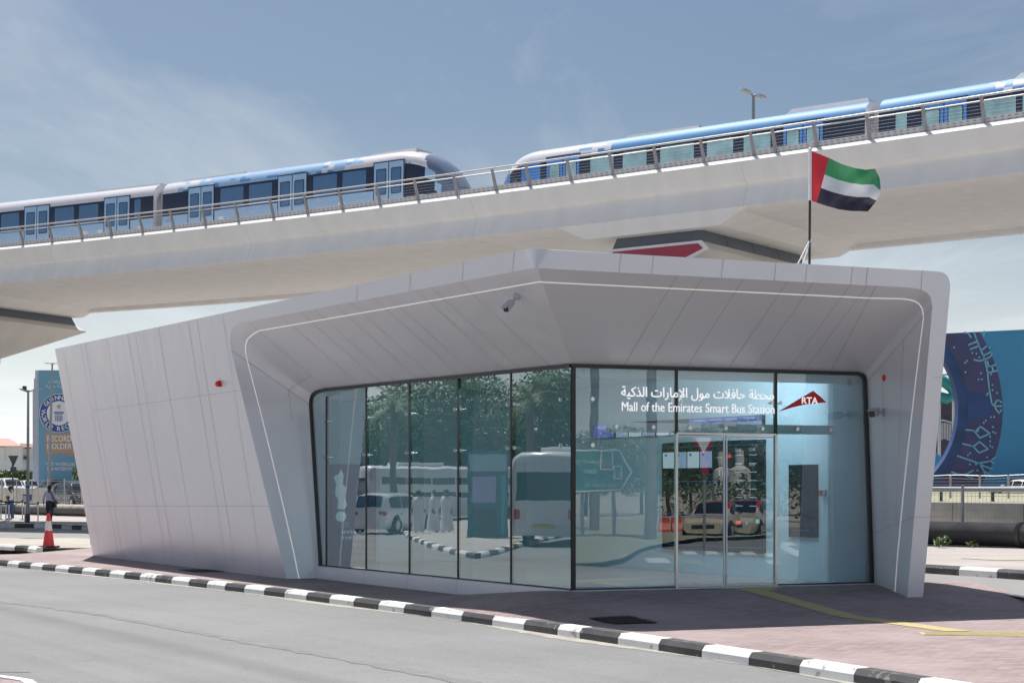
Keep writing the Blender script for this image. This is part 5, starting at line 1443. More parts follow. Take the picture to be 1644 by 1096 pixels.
# ------------------------------------------------------------------ villa far left, hedges
t = thing('villa', 'white villa with pale red hipped tile roof at the far left', 'house', at(15, 770, 210))
VW = mat('villa_white', (.74, .77, .84), .8, var=.04); VR = mat('villa_tiles', (.46, .27, .22), .8, var=.15, scale=2)
mb = MB(); p = at(-45, 715, 210); q = at(33, 716, 210); mb.box(p.x, q.x, 210, 222, 0, p.z); p2 = at(30, 720, 211); q2 = at(52, 720, 211); mb.box(p2.x, q2.x, 211.5, 222, 0, p2.z); mb.build('wall', VW, t)
mb = MB(); e_ = [at(-47, 715.5, 209), at(35, 714.5, 209), at(35, 714.5, 224), at(-47, 715.5, 224)]; e_ = [V((v.x, v.y, e_[0].z)) for v in e_]; r1 = at(-8, 703.5, 216); r2 = at(15, 703.5, 216); r1.z = r2.z = at(15, 703.5, 216).z
mb.face([e_[0], e_[1], r2, r1]); mb.face([e_[1], e_[2], r2]); mb.face([e_[2], e_[3], r1, r2]); mb.face([e_[3], e_[0], r1]); mb.face(e_)
a = at(30, 717.5, 210.8); b = at(53, 717.5, 210.8); mb.loft([[a, b, b+V((0, 4, .0)), a+V((0, 4, 0))], [a+V((0, .6, .55)), b+V((0, .6, .4)), b+V((0, 4, .4)), a+V((0, 4, .55))]]); mb.build('roof', VR, t)
mb = MB(); p = at(-6, 740, 209.9); q = at(7.5, 718, 209.9); mb.box(p.x, q.x, 209.85, 210.1, p.z, q.z); mb.build('window', mat('villa_window', (.72, .74, .76), .3), t)
mb = MB(); p = at(40, 737, 211.3); q = at(44.5, 732, 211.3); mb.box(p.x, q.x, 211.0, 211.6, p.z, q.z); mb.build('wall_box', DARK, t)
rnd = random.Random(9)
mb = MB()
for k in range(60): leaves(mb, at(rnd.uniform(-15, 64), 762+rnd.uniform(-1.5, 4), 190+rnd.uniform(-1, 1)), (1.3, .9, .55), 40, .22, rnd)
o = mb.build('hedge', GRASS, recalc=False); tag(o, 'clipped green hedge in front of the far left villa', 'hedge')
mb = MB()
for k in range(22): leaves(mb, at(133+rnd.uniform(-9, 8), 763+rnd.uniform(-9, 9), 150+rnd.uniform(-1, 1)), (.6, .6, .5), 40, .17, rnd)
t = thing('shrub', 'light green roadside shrub beside the left end of the station', 'shrub', at(133, 776, 150)); mb.build('foliage', GRASS, t, recalc=False)
mb = MB()
for k in range(4): mb.tube([at(133, 782, 150), at(128+k*3, 762, 150)], [.06, .02], 5)
mb.build('stem', mat('stem_brown', (.12, .09, .06), .9), t)
mb = MB(); mb2_ = MB()
for px, n_, r_ in ((1496, 4, .24), (1556, 1, .1)):
    c_ = onz(px, 877, -.15)+V((0, -.8, 0))
    for k in range(n_): leaves(mb2_, c_+V((rnd.uniform(-r_, r_), rnd.uniform(-.2, .2), rnd.uniform(.1, r_*1.1))), (.2, .15, .16), 26, .07, rnd)
o = mb2_.build('weed_clump', GRASS, recalc=False); tag(o, 'green weeds growing at the foot of the black pipe', 'weeds', kind='stuff')

# ------------------------------------------------------------------ lamps and signs
LAMPG = mat('lamp_pole_grey', (.30, .31, .33), .45, metal=.3, var=.06)
def lamp(name, label, px, y_base, y_top, dist, r0, r1, arms, group, lean=0.0, base_m=None, th=1.0):
    b = at(px, y_base, dist); b.z = min(b.z, b.z) ; tpx = px+lean; tp = at(tpx, y_top, dist)
    t = thing('street_lamp', label, 'street lamp', b, group=group)
    mb = MB(); mb.tube([b, lerp(b, tp, .5), tp], [r0, (r0+r1)/2, r1], 12); mb.build('pole', LAMPG, t, 40)
    for (x0, y0, x1, y1, x2, y2, dd) in arms:
        p0, p1, p2 = at(x0, y0, dist), at(x1, y1, dist+dd*.5), at(x2, y2, dist+dd)
        mb = MB(); mb.tube([tp-V((0, 0, .1)), p0, p1], r1*.6, 6); mb.build('arm', LAMPG, t, 40)
        d = (p2-p1); sx = d.cross(V((0, 0, 1))).normalized(); up = sx.cross(d).normalized(); w_ = d.length*.24
        def rg(f, k): o = p1+d*f; return [o-sx*w_*k+up*0, o-sx*w_*k*.7+up*w_*.35*k*th, o+sx*w_*k*.7+up*w_*.35*k*th, o+sx*w_*k, o+sx*w_*k*.6-up*w_*.25*k*th, o-sx*w_*k*.6-up*w_*.25*k*th]
        mb = MB(); mb.loft([rg(0, .35), rg(.15, .9), rg(.5, 1.0), rg(.85, .8), rg(1, .3)]); mb.build('lamp_head', mat('lamp_head_grey', (.50, .51, .53), .4, var=.08), t, 40)
    if base_m:
        mb = MB(); mb.tube([b, b+V((0, 0, base_m))], r0*1.25, 12); mb.build('base_sleeve', BLACKP, t, 40)
    return t
G_ = 'street lamps around the station'
lamp('street_lamp', 'grey double arm street lamp with black base on the far left island', 44.5, 839, 626, 81, .095, .055, [(47, 628, 52, 627, 68, 623.5, .6), (42, 628, 40, 627.5, 31, 623.5, -.6)], G_, .8, .45)
tl = bpy.data.objects['street_lamp']
mb = MB(); p = at(44.5, 783, 81); mb.tube([p, p+V((0, 0, .10))], .11, 12); mb.build('blue_band', mat('band_blue', (.05, .07, .35), .5), tl)
mb = MB(); p = at(39.5, 626, 80.9); mb.box(p.x-.08, p.x+.08, 80.8, 81, p.z-.05, p.z+.2); mb.build('camera_box', DARK, tl)
lamp('street_lamp', 'tall grey street lamp in front of the record hoarding', 78, 800, 583, 112, .13, .06, [(83.4, 583, 81, 583.5, 71, 582.5, -.8), (86.5, 583, 88, 583.5, 96, 582.5, .8)], G_, 6.0)
lamp('street_lamp', 'tall highway lamp with two arms rising behind the right train', 1209.5, 600, 155, 78, .17, .075, [(1207, 152, 1206, 151, 1187, 142.5, -.2), (1211, 153.5, 1211, 153, 1231, 158, .2)], G_, 0, None, 1.9)
t = thing('yield_sign', 'triangular road sign seen from its dark back at the far left', 'road sign', at(21, 815, 92))
b = at(21.5, 834, 92); tp = at(20, 733, 92); mb = MB(); mb.tube([b, tp], .045, 8); mb.build('pole', DARK, t, 40)
mb = MB(); tri = [at(13, 731, 91.9), at(29.5, 731, 91.9), at(21.3, 748.5, 91.9)]; mb.loft([tri, [q+V((0, .05, 0)) for q in tri]]); mb.build('triangle_plate', mat('sign_back', (.07, .075, .09), .6), t)
mb = MB(); p = at(17, 758.5, 91.9); q = at(26, 749, 91.9); mb.box(p.x, q.x, 91.88, 91.94, p.z, q.z); mb.build('square_plate', mat('sign_back', (.1, .1, .1), .5), t)
# small blue and white notice behind the lamp
t = thing('notice_board', 'small blue and white notice board behind the black based lamp', 'notice board', at(43, 838, 84)); mb = MB(); p = at(36.5, 803, 84); q = at(50.5, 793, 84)
mb.box(p.x, q.x, 84, 84.06, p.z, q.z); mb.build('board', mat('notice_blue', (.08, .16, .45), .5), t); mb = MB(); p2 = at(37, 803, 83.98); q2 = at(42.5, 795, 83.98); mb.box(p2.x, q2.x, 83.97, 84.0, p2.z, q2.z); mb.build('notice', LW, t)
mb = MB(); mb.tube([at(43, 838, 84), at(43, 800, 84)], .03, 6); mb.build('post', GALV, t)
# cone
cq = onz(78, 879, -.15); t = thing('traffic_cone', 'tall red and white traffic cone on a black base left of the station', 'traffic cone', cq)
mb = MB(); cs = .98
mb.lathe([(.175, .05), (.16, .10), (.105, .50), (.078, .78), (.05, .96), (.035, 1.0)], cq, 20, mf=lambda i, j: 1 if i in (2,) else 0); mb.build('cone_body', [mat('cone_red', (.68, .045, .05), .5, var=.1, scale=8), WHITEP], t, 40)
mb = MB(); mb.bbox(cq.x-.27, cq.x+.27, cq.y-.27, cq.y+.27, cq.z+.005, cq.z+.06, .03); mb.build('base', RUBBER, t)
# stanchions
def stanchion(px, yb, dist, i, to=None):
    b = at(px, yb, dist); t = thing('queue_stanchion', STL_[i], 'stanchion', b, group='queue stanchions on the far left island')
    mb = MB(); mb.lathe([(.17, 0), (.17, .02), (.05, .05), (.032, .07), (.032, .95), (.001, .95)], b, 12); mb.build('pole', STEEL, t, 40)
    mb = MB(); mb.lathe([(.045, .90), (.045, 1.02), (.02, 1.04)], b, 10); mb.build('belt_head', BLACKF, t, 40)
    if to:
        e_ = at(to[0], to[1], to[2]); e_.z = b.z+.98; s_ = b+V((0, 0, .98)); mb = MB(); rows = []
        for k in range(9): p = lerp(s_, e_, k/8)-V((0, 0, .04*math.sin(math.pi*k/8))); rows.append([p, p-V((0, 0, .06))])
        mb.grid(rows); mb.build('belt', BLACKF, t)
STL_ = ['queue stanchion nearest the left photo edge', 'steel queue stanchion left of the standing man, front row', 'queue stanchion immediately right of the standing man in jeans', 'steel queue stanchion just left of the black based lamp', 'steel queue stanchion touching the black based lamp', 'rightmost queue stanchion, alone right of the black based lamp']
PST = [(1.5, 834, 84), (9.5, 836, 82.5), (14.5, 838.5, 80.5), (36, 834.5, 83.5), (40, 837.5, 81.5), (61, 838.5, 80.5)]
for i, (x, y, d) in enumerate(PST):
    nx_ = {0: PST[3], 1: None, 2: (-14, 838, 80.5), 3: None, 4: None, 5: (41, 836, 82)}[i]
    stanchion(x, y, d, i, nx_)
# ------------------------------------------------------------------ people
SKIN_ = mat('skin_brown', (.16, .085, .055), .55, var=.05); HAIR = mat('hair_black', (.012, .011, .011), .6)
def person(label, loc, rz, joints, cols, group, hair=True, robe=None):
    """joints: dict name -> (x, y, z) in metres, figure faces +y. One continuous skinned body; colours by body region."""
    t = thing('person', label, 'person', loc, rz, group)
    J = dict(pelvis=(0, 0, .93), waist=(0, .01, 1.08), chest=(0, .0, 1.28), neck=(0, .0, 1.47), jaw=(0, .025, 1.545), head=(0, .015, 1.63), crown=(0, -.01, 1.72), nose=(0, .115, 1.615),
             shoulder_l=(-.17, 0, 1.42), shoulder_r=(.17, 0, 1.42), elbow_l=(-.235, -.02, 1.14), elbow_r=(.235, -.02, 1.14), wrist_l=(-.25, .05, .90), wrist_r=(.25, .05, .90),
             hip_l=(-.095, 0, .88), hip_r=(.095, 0, .88), knee_l=(-.11, .03, .49), knee_r=(.11, .02, .49), ankle_l=(-.115, -.02, .09), ankle_r=(.115, -.02, .09), toe_l=(-.13, .15, .035), toe_r=(.13, .15, .035))
    J.update(joints); J = {k: V(v) for k, v in J.items()}
    vs, es, rs, reg = [], [], [], []
    idx = {}
    def add(n, p, r, g_): idx[n] = len(vs); vs.append(V(p)); rs.append(r); reg.append(g_)
    def con(a, b): es.append((idx[a], idx[b]))
    R_ = dict(pelvis=.135, waist=.13, chest=.15, neck=.058, jaw=.070, head=.092, crown=.062, nose=.018, shoulder_l=.068, shoulder_r=.068, elbow_l=.046, elbow_r=.046, wrist_l=.031, wrist_r=.031, hip_l=.098, hip_r=.098, knee_l=.066, knee_r=.066, ankle_l=.045, ankle_r=.045, toe_l=.034, toe_r=.034)
    G = dict(pelvis=1, waist=0, chest=0, neck=2, jaw=2, head=2, crown=2, nose=2, shoulder_l=0, shoulder_r=0, elbow_l=cols.get('sleeve', 0), elbow_r=cols.get('sleeve', 0), wrist_l=2, wrist_r=2, hip_l=1, hip_r=1, knee_l=1, knee_r=1, ankle_l=1, ankle_r=1, toe_l=3, toe_r=3)
    for k in J: add(k, J[k], R_.get(k, .03), G.get(k, 2))
    for a, b in (('pelvis', 'waist'), ('waist', 'chest'), ('chest', 'neck'), ('neck', 'jaw'), ('jaw', 'head'), ('head', 'crown'), ('head', 'nose'), ('chest', 'shoulder_l'), ('chest', 'shoulder_r'), ('shoulder_l', 'elbow_l'), ('elbow_l', 'wrist_l'), ('shoulder_r', 'elbow_r'), ('elbow_r', 'wrist_r'), ('pelvis', 'hip_l'), ('pelvis', 'hip_r'), ('hip_l', 'knee_l'), ('knee_l', 'ankle_l'), ('ankle_l', 'toe_l'), ('hip_r', 'knee_r'), ('knee_r', 'ankle_r'), ('ankle_r', 'toe_r')): con(a, b)
    for s_ in ('l', 'r'):
        wv = J['wrist_'+s_]; d = (wv-J['elbow_'+s_]).normalized(); sd = d.cross(V((1, 0, 0))).normalized(); pl = sd.cross(d)
        palm = wv+d*.05; add('palm_'+s_, palm, .034, 2); con('wrist_'+s_, 'palm_'+s_)
        for i, ln in enumerate((.075, .085, .08, .062)):
            o = palm+d*.035+sd*(.030-.020*i); m_ = o+d*ln*.5; e_ = o+d*ln*.85+pl*.03*(1 if s_ == 'l' else -1)
            for q, pp in enumerate((o, m_, e_)): add('f%d%d%s' % (i, q, s_), pp, (.010, .009, .008)[q], 2)
            con('palm_'+s_, 'f%d0%s' % (i, s_)); con('f%d0%s' % (i, s_), 'f%d1%s' % (i, s_)); con('f%d1%s' % (i, s_), 'f%d2%s' % (i, s_))
        add('th0'+s_, palm+sd*.045, .011, 2); add('th1'+s_, palm+sd*.06+d*.045, .010, 2); con('palm_'+s_, 'th0'+s_); con('th0'+s_, 'th1'+s_)
    me = bpy.data.meshes.new('skeleton'); me.from_pydata([tuple(v) for v in vs], es, [])
    o = bpy.data.objects.new('skeleton', me); COL.objects.link(o)
    sk = o.modifiers.new('skin', 'SKIN'); sk.use_smooth_shade = True; sb = o.modifiers.new('sub', 'SUBSURF'); sb.levels = 2; sb.render_levels = 2
    if not me.skin_vertices: me.skin_vertices.new() if hasattr(me.skin_vertices, 'new') else None
    ly_ = me.skin_vertices[0].data
    for i, r in enumerate(rs):
        k = 1.18; fl = 1.0
        ly_[i].radius = (r*k, r*k); ly_[i].use_root = (i == idx['pelvis'])
    dg = bpy.context.evaluated_depsgraph_get(); bm_e = bpy.data.meshes.new_from_object(o.evaluated_get(dg)); bpy.data.objects.remove(o)
    # flatten the trunk front to back, choose clothing by nearest bone
    names = list(idx)
    for v in bm_e.vertices:
        if .8 < v.co.z < 1.45 and abs(v.co.x) < .26: v.co.y *= .78
    mats_ = [cols['top'], cols['bottom'], cols.get('skin', SKIN_), cols.get('shoe', DARK)]
    bm_e.materials.clear()
    for m_ in mats_: bm_e.materials.append(m_)
    segs = [(vs[a], vs[b], reg[a], reg[b]) for a, b in es]
    for p in bm_e.polygons:
        c_ = p.center; best = 9; mm = 0
        for a, b, ra, rb_ in segs:
            ab = b-a; f = clamp((c_-a).dot(ab)/max(1e-9, ab.length_squared)); dd = (c_-(a+ab*f)).length
            if dd < best: best = dd; mm = ra if f < .62 else rb_
        p.material_index = mm; p.use_smooth = True
    bm_e.name = 'body'
    body = link('body', bm_e, t, local=True)
    hd = J['head']
    if hair:
        mb = MB(); mb.sphere(hd+V((0, -.018, .035)), .108, 14, 8, 0, (.92, 1.0, .95)); 
        mb.f = [f for f in mb.f if sum(mb.v[i].z for i in f)/len(f) > hd.z-.03 - (.05 if sum(mb.v[i].y for i in f)/len(f) < hd.y-.03 else -.035)]
        mb.m = mb.m[:len(mb.f)]
        mb.build('hair', HAIR, t, 60, local=True)
    mb = MB()
    for s_ in (-1, 1): mb.sphere(hd+V((.035*s_, .095, .012)), .011, 8, 6)
    mb.build('eyes', mat('eye_dark', (.02, .015, .012), .2), t, 60, local=True)
    mb = MB()
    for s_ in (-1, 1): mb.sphere(hd+V((.098*s_, .0, -.005)), .028, 8, 6, 0, (.4, .7, 1.1))
    mb.build('ears', cols.get('skin', SKIN_), t, 60, local=True)
    mb = MB(); mb.sphere(J['jaw']+V((0, .075, .012)), .022, 8, 6, 0, (1.2, .4, .35)); mb.build('lips', mat('lips', (.16, .06, .05), .5), t, 60, local=True)
    if robe:
        mb = MB(); prof = [(.29, .06), (.25, .45), (.20, .85), (.19, 1.05), (.205, 1.30), (.15, 1.44), (.07, 1.49)]
        mb.lathe(prof, (0, 0, 0), 18); mb.build('robe', robe, t, 60, local=True)
    return t
ISL = 'people at the far left'
pa = onz(79.5, 838.5, -.15); sc_ = (838.5-779)*pa.y/F
pA_ = person('person in a pale lilac shirt and dark trousers walking away with a black shoulder bag', pa, math.radians(4), dict(knee_l=(-.10, .12, .50), ankle_l=(-.10, .10, .10), toe_l=(-.11, .26, .05), knee_r=(.10, -.02, .50), ankle_r=(.11, -.24, .14), toe_r=(.12, -.12, .04), elbow_l=(-.27, -.05, 1.15), wrist_l=(-.28, .06, .92), elbow_r=(.26, -.04, 1.14), wrist_r=(.24, .14, 1.02)),
    dict(top=mat('shirt_lilac', (.62, .58, .72), .8), bottom=mat('trousers_dark', (.05, .055, .07), .85), sleeve=0), ISL)
pA_.scale = (sc_/1.74,)*3
bag = thing('shoulder_bag', 'black shoulder bag hanging at the right hip of the person in a lilac shirt', 'bag', pa, math.radians(4)); bag.scale = (sc_/1.74,)*3
mb = MB(); mb.bbox(.20, .31, -.18, .16, .70, 1.0, .03); mb.build('pouch', mat('bag_black', (.018, .018, .022), .6), bag, local=True)
mb = MB(); rows = []
for x, y, z in ((.24, -.06, 1.0), (.17, -.165, 1.2), (.10, -.13, 1.40), (.075, -.02, 1.485), (.10, .11, 1.42), (.19, .14, 1.15), (.24, .04, 1.0)): rows.append([V((x-.022, y, z)), V((x+.022, y, z))])
mb.grid(rows); mb.build('strap', mat('bag_black', (.018, .018, .022), .6), bag, local=True)
pb = onz(16.5, 834.5, -.15); sb_ = (834.5-780)*pb.y/F
pB_ = person('person in a white T-shirt and blue jeans standing with one hand raised to the face', pb, math.radians(70), dict(elbow_r=(.22, .12, 1.16), wrist_r=(.10, .20, 1.38), elbow_l=(-.22, .06, 1.16), wrist_l=(-.06, .24, 1.10)),
    dict(top=mat('tee_white', (.70, .71, .72), .8), bottom=mat('jeans_blue', (.05, .10, .24), .85), sleeve=2), ISL, hair=True)
pB_.scale = (sb_/1.74,)*3

# ------------------------------------------------------------------ vehicles
CGL = mat('car_glass', (.012, .016, .02), .05, coat=.3); TYRE = mat('tyre', (.018, .018, .018), .85); RIMM = mat('wheel_rim', (.42, .43, .45), .3, metal=.8)
HL = mat('headlight', (.75, .76, .78), .1); TLM = mat('tail_light', (.45, .01, .012), .15); PLATE = mat('number_plate', (.7, .7, .66), .5)
PAINT = lambda n_, c_: mat('car_paint_'+n_, c_, .22, var=.02, coat=.8)
SUV = dict(L=4.75, W=1.9, st=[(-2.36, .80, .82, .86, .60), (-2.30, .90, .98, 1.15, .66), (-2.05, .94, 1.04, 1.66, .70), (-1.2, .95, 1.03, 1.76, .72), (.2, .95, 1.01, 1.76, .72), (.65, .95, 1.0, 1.68, .70), (1.35, .95, .99, 1.03, .80), (2.05, .92, .92, .95, .74), (2.34, .82, .74, .76, .66)], wheels=(-1.45, 1.45), r=.37, win=(-2.0, 1.2))
SEDAN = dict(L=4.8, W=1.84, st=[(-2.38, .78, .80, .82, .60), (-2.30, .88, .95, .98, .66), (-1.65, .91, .97, 1.05, .70), (-1.0, .92, .96, 1.38, .66), (-.2, .92, .95, 1.46, .65), (.35, .92, .94, 1.42, .65), (1.15, .91, .92, .96, .74), (2.05, .88, .80, .83, .70), (2.38, .76, .62, .64, .62)], wheels=(-1.42, 1.42), r=.33, win=(-1.5, 1.05))
PICK = dict(L=5.3, W=1.9, st=[(-2.62, .88, .98, 1.0, .82), (-2.55, .93, 1.10, 1.12, .86), (-.75, .95, 1.12, 1.14, .86), (-.65, .95, 1.12, 1.70, .72), (.4, .95, 1.10, 1.78, .72), (.75, .95, 1.08, 1.70, .70), (1.4, .95, 1.05, 1.09, .80), (2.3, .92, .98, 1.0, .76), (2.6, .84, .80, .82, .70)], wheels=(-1.6, 1.65), r=.40, win=(-.62, 1.3))
def vehicle(name, label, cat, loc, rz, K, paint, roof=None, group=None):
    t = thing(name, label, cat, loc, rz, group); st = K['st']
    def at_x(x):
        for a, b in zip(st, st[1:]):
            if x <= b[0] or b is st[-1]:
                f = clamp((x-a[0])/(b[0]-a[0])); f = f*f*(3-2*f)*.4+f*.6; return [lerp(p, q, f) for p, q in zip(a, b)]
    def ring(x):
        _, hw, zb, zr, hr = at_x(x); zr = max(zr, zb+.02)
        h = [(hw*.86, .22), (hw*.97, .36), (hw, .58), (hw*.985, zb-.08), (hw*.95, zb), (lerp(hw*.95, hr, .85), lerp(zb, zr, .82)), (hr*.9, zr-.02), (hr*.45, zr), (0, zr+.008)]
        return [V((x, y, z)) for y, z in h]+[V((x, -y, z)) for y, z in reversed(h[:-1])]
    x0, x1 = st[0][0], st[-1][0]; n = 44; xs_ = [lerp(x0, x1, i/n) for i in range(n+1)]
    mb = MB(); mfc = (lambda i, j: 1 if roof and (5 <= j <= 10) and at_x((xs_[i]+xs_[i+1])/2)[3]-at_x((xs_[i]+xs_[i+1])/2)[2] > .25 else 0)
    mb.grid([ring(x) for x in xs_], mf=mfc); mb.face(ring(x0)); mb.face(ring(x1)); mb.face([ring(x)[0] for x in (x0, x1)]+[ring(x)[-1] for x in (x1, x0)])
    body = mb.build('body', [paint, roof or paint], t, 32, local=True)
    wa, wb_ = K['win']
    # side windows follow the body, three per side
    cuts = [lerp(wa+.15, wb_-.1, f) for f in (0, .34, .68, 1)]
    for a, b in zip(cuts, cuts[1:]):
        for sd in (1, -1):
            mb = MB(); rows = []
            for i in range(7):
                x = lerp(a+.04, b-.04, i/6); _, hw, zb, zr, hr = at_x(x); top_ = lerp(zb, zr, .82)
                p = V((x, hw*.95, zb)); q = V((x, lerp(hw*.95, hr, .85), top_)); m0, m1 = lerp(p, q, .10), lerp(p, q, .96)
                if top_-zb < .12: m1 = lerp(p, q, .12)
                nn = V((0, .012, .004)); m0, m1 = m0+nn, m1+nn
                rows.append([V((m0.x, m0.y*sd, m0.z)), V((m1.x, m1.y*sd, m1.z))])
            mb.grid(rows); mb.build('window', CGL, t, local=True, recalc=False)
    def screen_(xa, xb_, nm):
        mb = MB(); rows = []
        for i in range(6):
            x = lerp(xa, xb_, i/5); r = ring(x); off = V((.01 if xa > 0 else -.01, 0, .014))
            rows.append([r[6]*.0+V((x, r[6].y*k, lerp(r[8].z, r[6].z, abs(k)))) + off for k in (-.98, -.5, 0, .5, .98)])
        mb.grid(rows); mb.build(nm, CGL, t, local=True, recalc=False)
    top_i = [s_ for s_ in st if s_[3]-s_[2] > .3]
    f_hi = top_i[-1][0]; f_lo = [s_ for s_ in st if s_[0] > f_hi][0][0]; r_hi = top_i[0][0]; r_lo = [s_ for s_ in st if s_[0] < r_hi][-1][0]
    screen_(f_hi+.05, f_lo-.06, 'windscreen'); screen_(r_lo+.05 if K is not SUV else r_lo+.0, r_hi-.02, 'rear_window')
    for x in K['wheels']:
        for sd in (1, -1):
            y = K['W']/2*sd*.99; mb = MB(); r = K['r']
            mb.lathe([(r*.62, -.1), (r*.96, -.11), (r, -.07), (r, .07), (r*.96, .11), (r*.62, .1)], (x, y-.06*sd, r), 20, axis='Y'); w_ = mb.build('wheel', TYRE, t, 40, local=True)
            mb = MB(); mb.lathe([(r*.64, -.10), (r*.6, .055), (r*.2, .07), (.01, .07)] if sd > 0 else [(r*.64, .10), (r*.6, -.055), (r*.2, -.07), (.01, -.07)], (x, y, r), 14, axis='Y'); mb.build('rim', RIMM, w_, 30, local=True)
            mb = MB(); c_ = [V((x+(r+.07)*math.cos(k*math.pi/9), y*1.006, r+.02+(r+.07)*math.sin(k*math.pi/9))) for k in range(10)]; mb.face(c_+[V((x-r-.07, y*1.006, .26)), V((x+r+.07, y*1.006, .26))]); mb.build('wheel_arch', RUBBER, t, local=True, recalc=False)
    for sd in (1, -1):
        a = at_x(x1-.14); mb = MB(); mb.bbox(x1-.30, x1-.02, min(sd*.45, sd*(a[1]-.05)), max(sd*.45, sd*(a[1]-.05)), a[2]-.20, a[2]-.05, .03); mb.build('headlight', HL, t, local=True)
        a = at_x(x0+.1); mb = MB(); mb.bbox(x0-.0, x0+.22, min(sd*.5, sd*(a[1]+.0)), max(sd*.5, sd*(a[1]+.0)), a[2]-.20, a[2]-.03, .03); mb.build('tail_light', TLM, t, local=True)
        a = at_x(.75); mb = MB(); mb.bbox(.82, 1.0, min(sd*.94, sd*1.10), max(sd*.94, sd*1.10), a[2]-.02, a[2]+.13, .03); mb.build('mirror', paint, t, local=True)
        mb = MB()
        for xh in (-.15, -1.05): mb.bbox(xh-.1, xh+.1, min(sd*.93, sd*.975), max(sd*.93, sd*.975), .82, .86, .015)
        mb.build('door_handle', STEEL if roof is None else paint, t, local=True)
    mb = MB(); mb.bbox(x0-.025, x0+.05, -.26, .26, .62, .74, .01); mb.build('number_plate', PLATE, t, local=True)
    mb = MB(); mb.bbox(x1-.06, x1+.012, -.45, .45, .40, .56, .02); mb.build('grille', RUBBER, t, local=True)
    return t
qa = math.atan2(pdir.y, pdir.x)
VG = 'vehicles on the road behind'
def hwy(px, off): 
    tt = at_px_off(px, off); p = along(tt, off, hz(tt)); return p
vehicle('suv', 'white SUV passing on the highway behind the far left barrier', 'car', hwy(14, 12.5), qa+math.pi, SUV, PAINT('white', (.74, .75, .76)), None, VG)
vehicle('pickup_truck', 'small white pickup truck far off in front of the villa hedge', 'pickup truck', hwy(44, 26), qa+math.pi, PICK, PAINT('white', (.74, .75, .76)), None, VG)
vehicle('pickup_truck', 'black pickup truck on the highway below the record hoarding', 'pickup truck', hwy(86, 22), qa, PICK, PAINT('black', (.02, .022, .025)), None, VG)
p = at(122, 806, 111); p.z = .2
vehicle('suv', 'black SUV parked behind the mesh fence against the station wall edge', 'car', p, qa+math.pi, SUV, PAINT('black', (.022, .024, .026)), None, VG)
tt = at_px_off(1640, 62); p = along(tt, 62); p.z = EYE+13*p.y/F-1.46
vehicle('sedan', 'white sedan roof passing behind the barbed wire at far right', 'car', p, qa, SEDAN, PAINT('white', (.74, .75, .76)), None, VG)

# ------------------------------------------------------------------ what the glass mirrors: the side of the street behind the camera
BARK = mat('bark', (.16, .12, .09), .9, var=.3, scale=6, bump=.5, bscale=20)
def tree(name, label, loc, h, cr, n, seed, size=.26, group=None):
    rnd = random.Random(seed); t = thing(name, label, 'tree', loc, rnd.uniform(0, 6), group)
    mb = MB(); pts = [V((0, 0, -.2)), V((.1, .05, h*.25)), V((-.05, .1, h*.5)), V((.1, 0, h*.8))]; mb.tube(pts, [.22, .16, .12, .04], 8)
    cl = []
    for k in range(9):
        a = rnd.uniform(0, 6.3); z = rnd.uniform(.38, .9)*h; r = cr*rnd.uniform(.3, .75)
        e_ = V((r*math.cos(a), r*math.sin(a), z)); cl.append(e_); mb.tube([V((0, 0, z*.7)), lerp(V((0, 0, z*.7)), e_, .5)+V((0, 0, .2)), e_], [.09, .06, .02], 5)
    mb.build('trunk', BARK, t, 40, local=True)
    mb = MB()
    for c_ in cl+[V((0, 0, h*.85))]: leaves(mb, c_, (cr*.5, cr*.5, h*.17), n//10, size, rnd)
    mb.build('crown', GRASS, t, local=True, recalc=False); return t
def palm(label, loc, h, seed, group):
    rnd = random.Random(seed); t = thing('palm_tree', label, 'palm tree', loc, rnd.uniform(0, 6), group)
    mb = MB(); mb.tube([V((0, 0, -.3)), V((.05, 0, h*.5)), V((0, 0, h))], [.24, .19, .17], 10); mb.build('trunk', BARK, t, 40, local=True)
    mb = MB()
    for k in range(34):
        a = k*2.4+rnd.uniform(-.2, .2); el = rnd.uniform(-.5, 1.1); ln = rnd.uniform(1.8, 2.6); prev = V((0, 0, h)); d = V((math.cos(a)*math.cos(el), math.sin(a)*math.cos(el), math.sin(el)))
        sd = V((-math.sin(a), math.cos(a), 0))
        for q in range(9):
            nx_ = prev+d*ln/9; w_ = .42*math.sin(math.pi*(q+.6)/9.4)
            for s_ in (1, -1):
                for u in (0, .5): b = lerp(prev, nx_, u); mb.face([b, b+d*.06, b+d*.22+sd*w_*s_-V((0, 0, .12))], rnd.choice((0, 1, 2)))
            prev = nx_; d = (d-V((0, 0, .16))).normalized()
    mb.build('crown', GRASS, t, local=True, recalc=False); return t
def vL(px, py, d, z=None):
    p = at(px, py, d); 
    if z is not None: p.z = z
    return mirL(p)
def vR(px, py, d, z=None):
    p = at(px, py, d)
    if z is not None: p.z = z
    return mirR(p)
RG = 'street trees mirrored in the left glazing'
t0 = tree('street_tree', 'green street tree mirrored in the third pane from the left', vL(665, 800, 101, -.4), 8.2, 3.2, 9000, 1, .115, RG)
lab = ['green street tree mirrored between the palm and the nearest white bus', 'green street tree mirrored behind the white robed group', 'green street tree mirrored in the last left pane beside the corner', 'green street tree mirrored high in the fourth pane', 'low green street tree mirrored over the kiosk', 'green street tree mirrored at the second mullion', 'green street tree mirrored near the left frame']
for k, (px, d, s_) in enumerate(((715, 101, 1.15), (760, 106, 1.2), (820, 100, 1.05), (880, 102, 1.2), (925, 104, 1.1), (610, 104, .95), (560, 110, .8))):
    c_ = dup(t0, vL(px, 800, d, -.4), k*1.3, lab[k], RG); c_.scale = (s_,)*3
